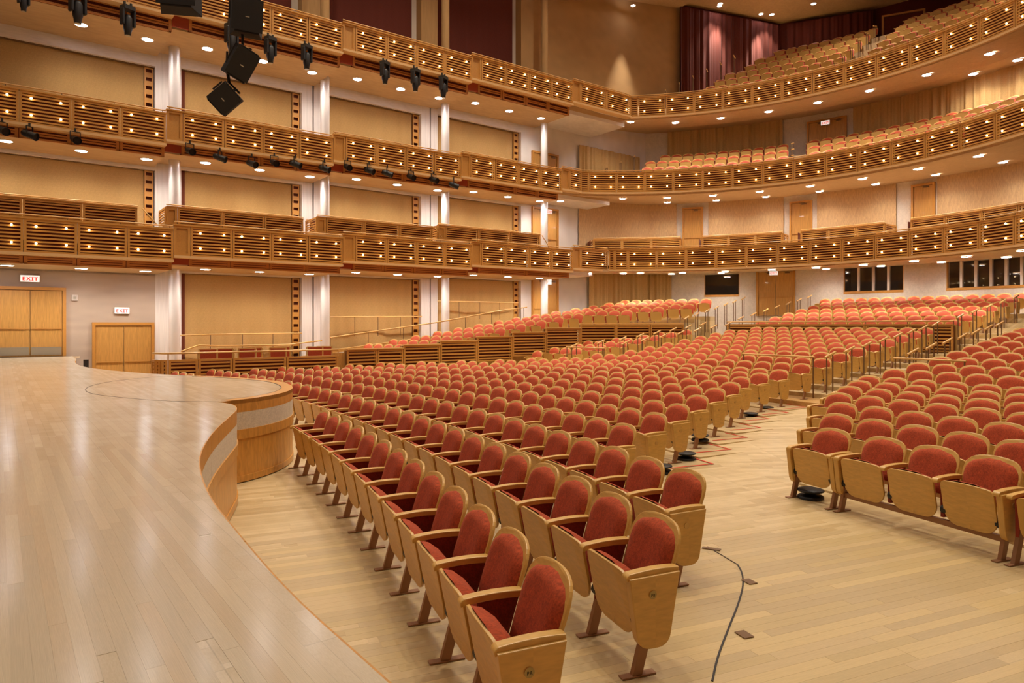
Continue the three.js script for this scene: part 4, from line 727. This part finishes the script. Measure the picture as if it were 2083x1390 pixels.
    rail(pol(T.c, R, d2), radial(d2), y, 'sloping handrail by the mid stairs of the ' + tierName[n] + ' balcony, ' + ORD(j) + ' step', 'handrails of the mid stairs, ' + tierName[n] + ' balcony', 0.5);
  }
}

// ---------------------------------------------------------------- things on the stalls floor
for (let k = 5; k <= 11; k++) {
  const R = rowR(k), a = aisleIn(R) - 0.32, y = k > 5 ? rowY(k) + 0.004 : 0.008, t = thing('red_tape', 'red floor tape at the near aisle end of the ' + ORD(k) + ' row from the stage', 'floor tape', 'red floor tape marks');
  const A = pol(ROWC, R - 0.3, a - 0.05), B = pol(ROWC, R + 0.46, a - 0.1), Cc = pol(ROWC, R + 0.52, a + 0.6);
  mesh('tape_strip', strip([A, B], y, y + 0.003, 0.026), M.tape, t); mesh('tape_strip', strip([B, Cc], y, y + 0.003, 0.026), M.tape, t);
}
{
  const capG = new THREE.LatheGeometry([[0, 0.115], [0.10, 0.112], [0.145, 0.10], [0.15, 0.085], [0.13, 0.075], [0.06, 0.07], [0.06, 0.045], [0.13, 0.035], [0.145, 0.02], [0.145, 0]].map(([a, b]) => new THREE.Vector2(a, b)), 20);
  const spots = [[1395, 935], [1424, 905], [1527, 851], [1560, 838], [1594, 823], [1345, 962]];
  spots.forEach(([x, y], i) => { const p = ground(x, y, y < 900 ? 0.06 : 0.0), o = top('floor_diffuser', capG, M.black, 'black mushroom air diffuser under a centre block end seat, ' + ['fifth', 'sixth', 'eighth', 'ninth', 'tenth', 'fourth'][i] + ' row', 'air diffuser', 'floor diffusers under the centre block'); place(o, p, p[1] > 11 ? 0.07 : 0.004, 0); });
  const o = top('floor_diffuser', capG, M.black, 'black mushroom air diffuser under the first seat across the aisle', 'air diffuser'); place(o, ground(1649, 1014), 0.004, 0);
  const slot = smooth([[1451, 1388], [1462, 1340], [1484, 1280], [1505, 1225], [1513, 1190], [1510, 1165], [1502, 1150]].map(([x, y]) => ground(x, y)), 30);
  top('lift_track', strip(slot, 0.003, 0.0065, 0.012), M.black, 'thin dark curved track line of the pit lift in the floor', 'floor track');
  const sl2 = [[1502, 1150], [1440, 1113]].map(([x, y]) => ground(x, y)); top('lift_joint', strip(sl2, 0.003, 0.0055, 0.01), M.seam, 'fine straight floor joint behind the third row', 'floor joint');
  for (const [x, y, l] of [[1524, 1185, 'small square metal floor plate beside the bend of the lift track'], [1514, 1293, 'small square metal floor plate nearer the end of the lift track']]) { const p = top('floor_plate', box(0.075, 0.006, 0.1), M.bronze, l, 'floor plate'); place(p, ground(x, y), 0.006, 0.36); }
  place(top('floor_plate', box(0.05, 0.006, 0.16), M.bronze, 'slim metal floor plate by the end of the third row', 'floor plate'), ground(1447, 1118), 0.006, 1.1);
  for (const [x, y, h, l] of [[175, 748, 0.5, 'black post at the stage edge left of the hall floor doors'], [316, 752, 0.55, 'black post right of the hall floor doors']]) { const p = LW(uOf(x, 0.6), 0.6), t = thing('stanchion', l, 'post'); place(t, p, 0, 0); mesh('body', new THREE.CylinderGeometry(0.07, 0.07, hAt(732, p[1]), 12).translate(0, hAt(732, p[1]) / 2, 0), M.black, t); mesh('foot', new THREE.CylinderGeometry(0.15, 0.15, 0.02, 16).translate(0, 0.01, 0), M.black, t); }
}

// ---------------------------------------------------------------- stage lighting gear and loudspeakers
function movingHead(x, ytop, hpx, label) {
  const T = TIER[3], u = uOf(x, T.w + 0.12), p = LW(u, T.w + 0.12), y = hAt(ytop, p[1]), s = Math.min(1.25, hpx * p[1] / F / 0.95), t = thing('moving_head_light', label, 'stage light', 'moving head lights under the top side balcony'); place(t, p, y, WANG + 0.4); t.scale.setScalar(s);
  mesh('base', merge([box(0.34, 0.12, 0.26, 0, -0.06, 0), box(0.05, 0.12, 0.05, -0.1, 0.06, 0), box(0.05, 0.12, 0.05, 0.1, 0.06, 0)]), M.black, t);
  const yoke = mesh('yoke', merge([new RoundedBoxGeometry(0.08, 0.5, 0.2, 2, 0.03).translate(-0.17, -0.36, 0), new RoundedBoxGeometry(0.08, 0.5, 0.2, 2, 0.03).translate(0.17, -0.36, 0)]), M.black, t);
  const head = mesh('head', new THREE.LatheGeometry([[0, -0.42], [0.09, -0.42], [0.1, -0.3], [0.13, -0.2], [0.13, 0.1], [0.08, 0.2], [0, 0.21]].map(([a, b]) => new THREE.Vector2(a, b)), 16), M.black, yoke); head.position.y = -0.48;
  mesh('lens', new THREE.CircleGeometry(0.085, 16).rotateX(Math.PI / 2).translate(0, -0.422, 0), M.steel, head);
}
[[48, -22, 48], [158, -18, 70], [260, 13, 63], [471, 50, 62], [550, 76, 56], [624, 92, 52], [783, 126, 48], [845, 141, 48], [902, 156, 46]].forEach(([x, y, h], i) => movingHead(x, y, h, 'black moving head stage light below the top side balcony, ' + ORD(i) + ' from the stage end'));
function parCan(x, y, turn, i) {
  const T = TIER[2], p = LW(uOf(x, T.w + 0.1), T.w + 0.1), t = thing('spotlight_can', 'black cylindrical spotlight clamped under the middle side balcony, ' + ORD(i) + ' from the stage end', 'stage light', 'black spotlights under the middle side balcony'); place(t, p, hAt(y, p[1]), WANG + turn); 
  const can = mesh('can', new THREE.LatheGeometry([[0, -0.2], [0.07, -0.2], [0.095, -0.1], [0.1, 0.16], [0.112, 0.17], [0.112, 0.2]].map(([a, b]) => new THREE.Vector2(a, b)), 14).rotateX(Math.PI / 2), M.black, t); can.rotation.x = 0.35;
  mesh('lens', new THREE.CircleGeometry(0.1, 14).translate(0, 0, 0.15), M.dark, can);
  mesh('yoke', merge([box(0.015, 0.24, 0.03, -0.125, 0.1, 0), box(0.015, 0.24, 0.03, 0.125, 0.1, 0), box(0.265, 0.015, 0.03, 0, 0.22, 0), box(0.04, 0.1, 0.04, 0, 0.27, 0)]), M.black, t);
}
[[4, 265], [60, 274], [153, 284], [386, 307], [447, 321], [512, 333], [558, 331], [601, 334], [660, 343], [707, 340], [751, 347], [788, 353], [836, 360], [882, 366], [923, 377]].forEach(([x, y], i) => parCan(x, y, 0.5 + 0.5 * Math.sin(i * 1.9), i));
{
  const D = 13, at = (x, y, d = D) => new THREE.Vector3(px(x) * d, hAt(y, d), -d);
  const cab = (x, y, w, h, rx, ry, rz, label) => {
    const t = thing('loudspeaker', label, 'loudspeaker'); t.position.copy(at(x, y)); t.rotation.set(rx, ry, rz, 'YXZ');
    const s = new THREE.Shape([[-w / 2, -0.26], [w / 2, -0.26], [w * 0.36, 0.26], [-w * 0.36, 0.26]].map(([a, b]) => new THREE.Vector2(a, b)));
    mesh('cabinet', new THREE.ExtrudeGeometry(s, { depth: h, bevelEnabled: true, bevelSize: 0.01, bevelThickness: 0.01, bevelSegments: 1 }).translate(0, 0, -h / 2).rotateX(Math.PI / 2), M.blackCloth, t);
    mesh('grille', box(w * 0.94, h * 0.94, 0.012, 0, 0, 0.272), M.black, t); mesh('badge', box(0.07, 0.018, 0.004, 0, -h * 0.06, 0.281), M.steel, t);
    mesh('bracket', merge([box(0.03, h * 0.5, 0.03, -w / 2 - 0.02, h * 0.15, 0), box(0.05, 0.05, 0.3, 0, h / 2 + 0.02, 0)]), M.black, t); return t;
  };
  cab(362, -22, 0.72, 0.78, 0.1, 0.25, 0.02, 'black loudspeaker cabinet highest in the hanging cluster');
  cab(502, 36, 0.58, 0.62, 0.2, 0.42, -0.03, 'black upright loudspeaker at the top of the hanging chain');
  cab(491, 130, 0.46, 0.58, 0.34, 0.48, -0.44, 'black tilted loudspeaker in the middle of the hanging chain');
  cab(457, 201, 0.46, 0.46, 0.3, 0.36, -0.80, 'black loudspeaker turned on edge at the bottom of the hanging chain');
  const up = (x, y, d = D) => at(x, y, d).setY(19.8);
  const t = thing('rigging_cable', 'steel cables and links holding the hanging loudspeakers', 'cable');
  mesh('cable', rod(at(493, 90), up(493, 90), 0.008), M.steel, t); mesh('cable', rod(at(466, 150), up(466, 150), 0.008), M.steel, t); mesh('cable', rod(at(362, -10), up(362, -10), 0.01), M.steel, t);
  mesh('link', rod(at(493, 70), at(494, 96), 0.025), M.black, t); mesh('link', rod(at(463, 148), at(466, 168), 0.03), M.black, t); mesh('link', rod(at(466, 168), at(488, 190), 0.022), M.black, t); mesh('link', rod(at(462, 105), at(461, 135), 0.02), M.black, t);
}

// ---------------------------------------------------------------- downlights
const discG = new THREE.CylinderGeometry(0.15, 0.15, 0.012, 20), ringG = new THREE.TorusGeometry(0.165, 0.018, 6, 24).rotateX(Math.PI / 2);
function downlight(p, y, label, group, power = DOWN, scale = 1) {
  const t = thing('ceiling_light', label, 'downlight', group); place(t, p, y, 0);
  const d = mesh('lamp_disc', discG, M.lamp, t), r = mesh('trim_ring', ringG, M.trimRing, t); d.position.y = -0.008; d.scale.setScalar(scale); r.scale.setScalar(scale);
  const l = new THREE.SpotLight(COOL, power, 0, 1.32, 0.8, 2); l.position.set(0, -0.03, 0); l.target.position.set(0, -3, 0); l.castShadow = true; l.shadow.radius = 5; t.add(l, l.target);
}
{
  const left = { 3: [[165, 42], [300, 77], [422, 95], [535, 121], [635, 143], [727, 157], [815, 177], [893, 195], [967, 206], [1036, 222], [1100, 238]], 2: [[12, 287], [165, 307], [298, 323], [418, 330], [528, 343], [630, 357], [725, 360], [808, 372], [890, 382], [963, 386], [1033, 397], [1098, 406], [1140, 420]], 1: [[15, 544], [165, 550], [296, 554], [418, 551], [528, 555], [629, 559], [724, 555], [809, 559], [890, 563], [963, 559], [1033, 562], [1097, 567], [1135, 567]] };
  for (const n of [1, 2, 3]) for (const [q, [x]] of left[n].entries()) {
    const T = TIER[n], w = n === 2 ? 1.05 : 1.3, u = uOf(x, w), u1 = uOf(353 - (n === 2 ? 15 : 0), T.w), i = Math.max(0, Math.min(4, Math.floor((u - u1) / 5.28) + 1));
    downlight(LW(u, w), T.soff + 0.135 * (i - 2) - 0.002, 'round white downlight under the ' + tierName[n] + ' side balcony, ' + ORD(q) + ' from the stage end', 'downlights under the ' + tierName[n] + ' side balcony');
  }
  const rear = { 3: [[1193, 235], [1283, 253], [1374, 248], [1466, 239], [1563, 225], [1663, 207], [1768, 182], [1885, 147], [2013, 104], [1980, 137], [2070, 105]], 2: [[1160, 395], [1267, 399], [1357, 397], [1450, 393], [1545, 384], [1648, 373], [1754, 357], [1867, 336], [1990, 309], [1357, 409], [1457, 404], [1558, 395], [1667, 382], [1781, 367], [1903, 347], [2040, 316]], 1: [[1197, 550], [1303, 550], [1388, 549], [1475, 546], [1570, 543], [1660, 538], [1756, 531], [1859, 523], [1966, 513], [2080, 501], [1268, 554], [1366, 553], [1467, 549], [1680, 541], [1792, 534], [1915, 524], [2047, 511]] };
  for (const n of [1, 2, 3]) rear[n].forEach(([x, y], k) => {
    const T = TIER[n], full = n === 3 ? 24 : REAR + 0.2, out = n === 3 ? T.rearOut + 1.2 : T.rearOut;
    const back = n === 1 ? k > 9 : n === 2 ? k > 8 : k > 8; let R = back ? (n === 1 ? 15.8 : n === 2 ? 15.3 : 16.2) : T.R + (n === 3 ? 1.25 : 1.0); while (R > T.R + 0.4 && kOf(onCircle(x, T.c, R)) > WALLK - 1.665 * (T.w - 0.1)) R -= 0.1; const best = { p: onCircle(x, T.c, R), Y: T.rearIn + (out - T.rearIn) * (R - T.R - 0.05) / (full - T.R - 0.05) };
    downlight(best.p, best.Y - 0.03, 'round downlight under the ' + tierName[n] + ' rear balcony, ' + ORD(back ? k - (n === 1 ? 10 : 9) : k) + ' from the corner, ' + (back ? 'inner' : 'outer') + ' ring', 'downlights under the ' + tierName[n] + ' rear balcony', DOWN * (n === 1 ? 1.1 : n === 2 ? 1.3 : 1.15));
  });
  // gallery ceiling spots: they streak the top wall and the maroon curtain
  for (const [p, l] of [[LW(uOf(1288, 0.8), 0.8), 'small ceiling spot grazing the tan gallery wall'], [[11.6, 38.2], 'small ceiling spot grazing the maroon curtain'], [[14.3, 39.2], 'small ceiling spot in the far corner of the gallery']]) {
    const y = l.includes('tan') ? 18.2 : 19.83, t = thing('ceiling_spot', l, 'downlight'); place(t, p, y, 0); mesh('lamp_disc', discG, M.lamp, t).scale.setScalar(0.7); mesh('trim_ring', ringG, M.trimRing, t).scale.setScalar(0.75);
    const s = new THREE.SpotLight(COOL, l.includes('tan') ? 170 : 240, 0, 0.36, 0.5, 2); s.position.set(0, -0.05, 0); s.target.position.set(0, -5, 0); s.castShadow = true; s.shadow.radius = 3; t.add(s, s.target);
  }
  for (const [x, y] of [[1465, 8], [1570, 30], [1655, 8]]) { const p = above(x, y, 19.83), t = thing('ceiling_spot', 'small round spot in the gallery ceiling above the top seats', 'downlight', 'spots in the gallery ceiling'); place(t, p, 19.84, 0); mesh('lamp_disc', discG, M.lamp, t).scale.setScalar(0.8); mesh('trim_ring', ringG, M.trimRing, t).scale.setScalar(0.85); const s = new THREE.SpotLight(COOL, 40, 0, 0.7, 0.6, 2); s.position.set(0, -0.05, 0); s.target.position.set(0, -5, 0); s.castShadow = true; t.add(s, s.target); }
  for (let j = 0; j < 8; j++) { const T = TIER[3], R = T.R + 0.78 + 0.92 * j, x = 1690 + 17 * j, p = onCircle(x, T.c, R), o = top('step_light', new THREE.BoxGeometry(0.09, 0.05, 0.03), M.lamp, 'tiny white step light on the ' + ORD(j) + ' step of the top gallery mid stairs', 'step light', 'step lights of the top gallery stairs'); place(o, p, 12.0 + 0.6 * j - 0.12, (degOf(T.c, p) - 90) * Math.PI / 180); }
  // unseen house lights over stalls and stage; rearmost rows added to brighten the gallery
  for (const [s, rs] of [[-5, [-18, -9]], [1, [-20, -14, -8, -2]], [7, [-20, -14, -8, -2]], [13, [-20, -14, -8, -2]], [19, [-20, -14, -8]], [25, [-19, -13, -7]], [31, [-16, -9]]]) for (const r of rs) {
    const p = hallPoint(s, r), t = thing('unseen_house_light', 'unseen round house light in the main ceiling high above the seats', 'downlight', 'house lights of the main ceiling'); place(t, p, 19.84, 0); mesh('lamp_disc', discG, M.lamp, t).scale.setScalar(1.6); mesh('trim_ring', ringG, M.trimRing, t).scale.setScalar(1.65);
    const l = new THREE.SpotLight(WARM, HOUSE * (s < 2 ? 0.5 : s < 14 ? 1.5 : 0.9), 0, 1.0, 0.6, 2); l.position.set(0, -0.06, 0); l.target.position.set(0, -10, 0); l.castShadow = true; l.shadow.radius = 10; t.add(l, l.target);
  }
}
renderer.render(scene, camera);
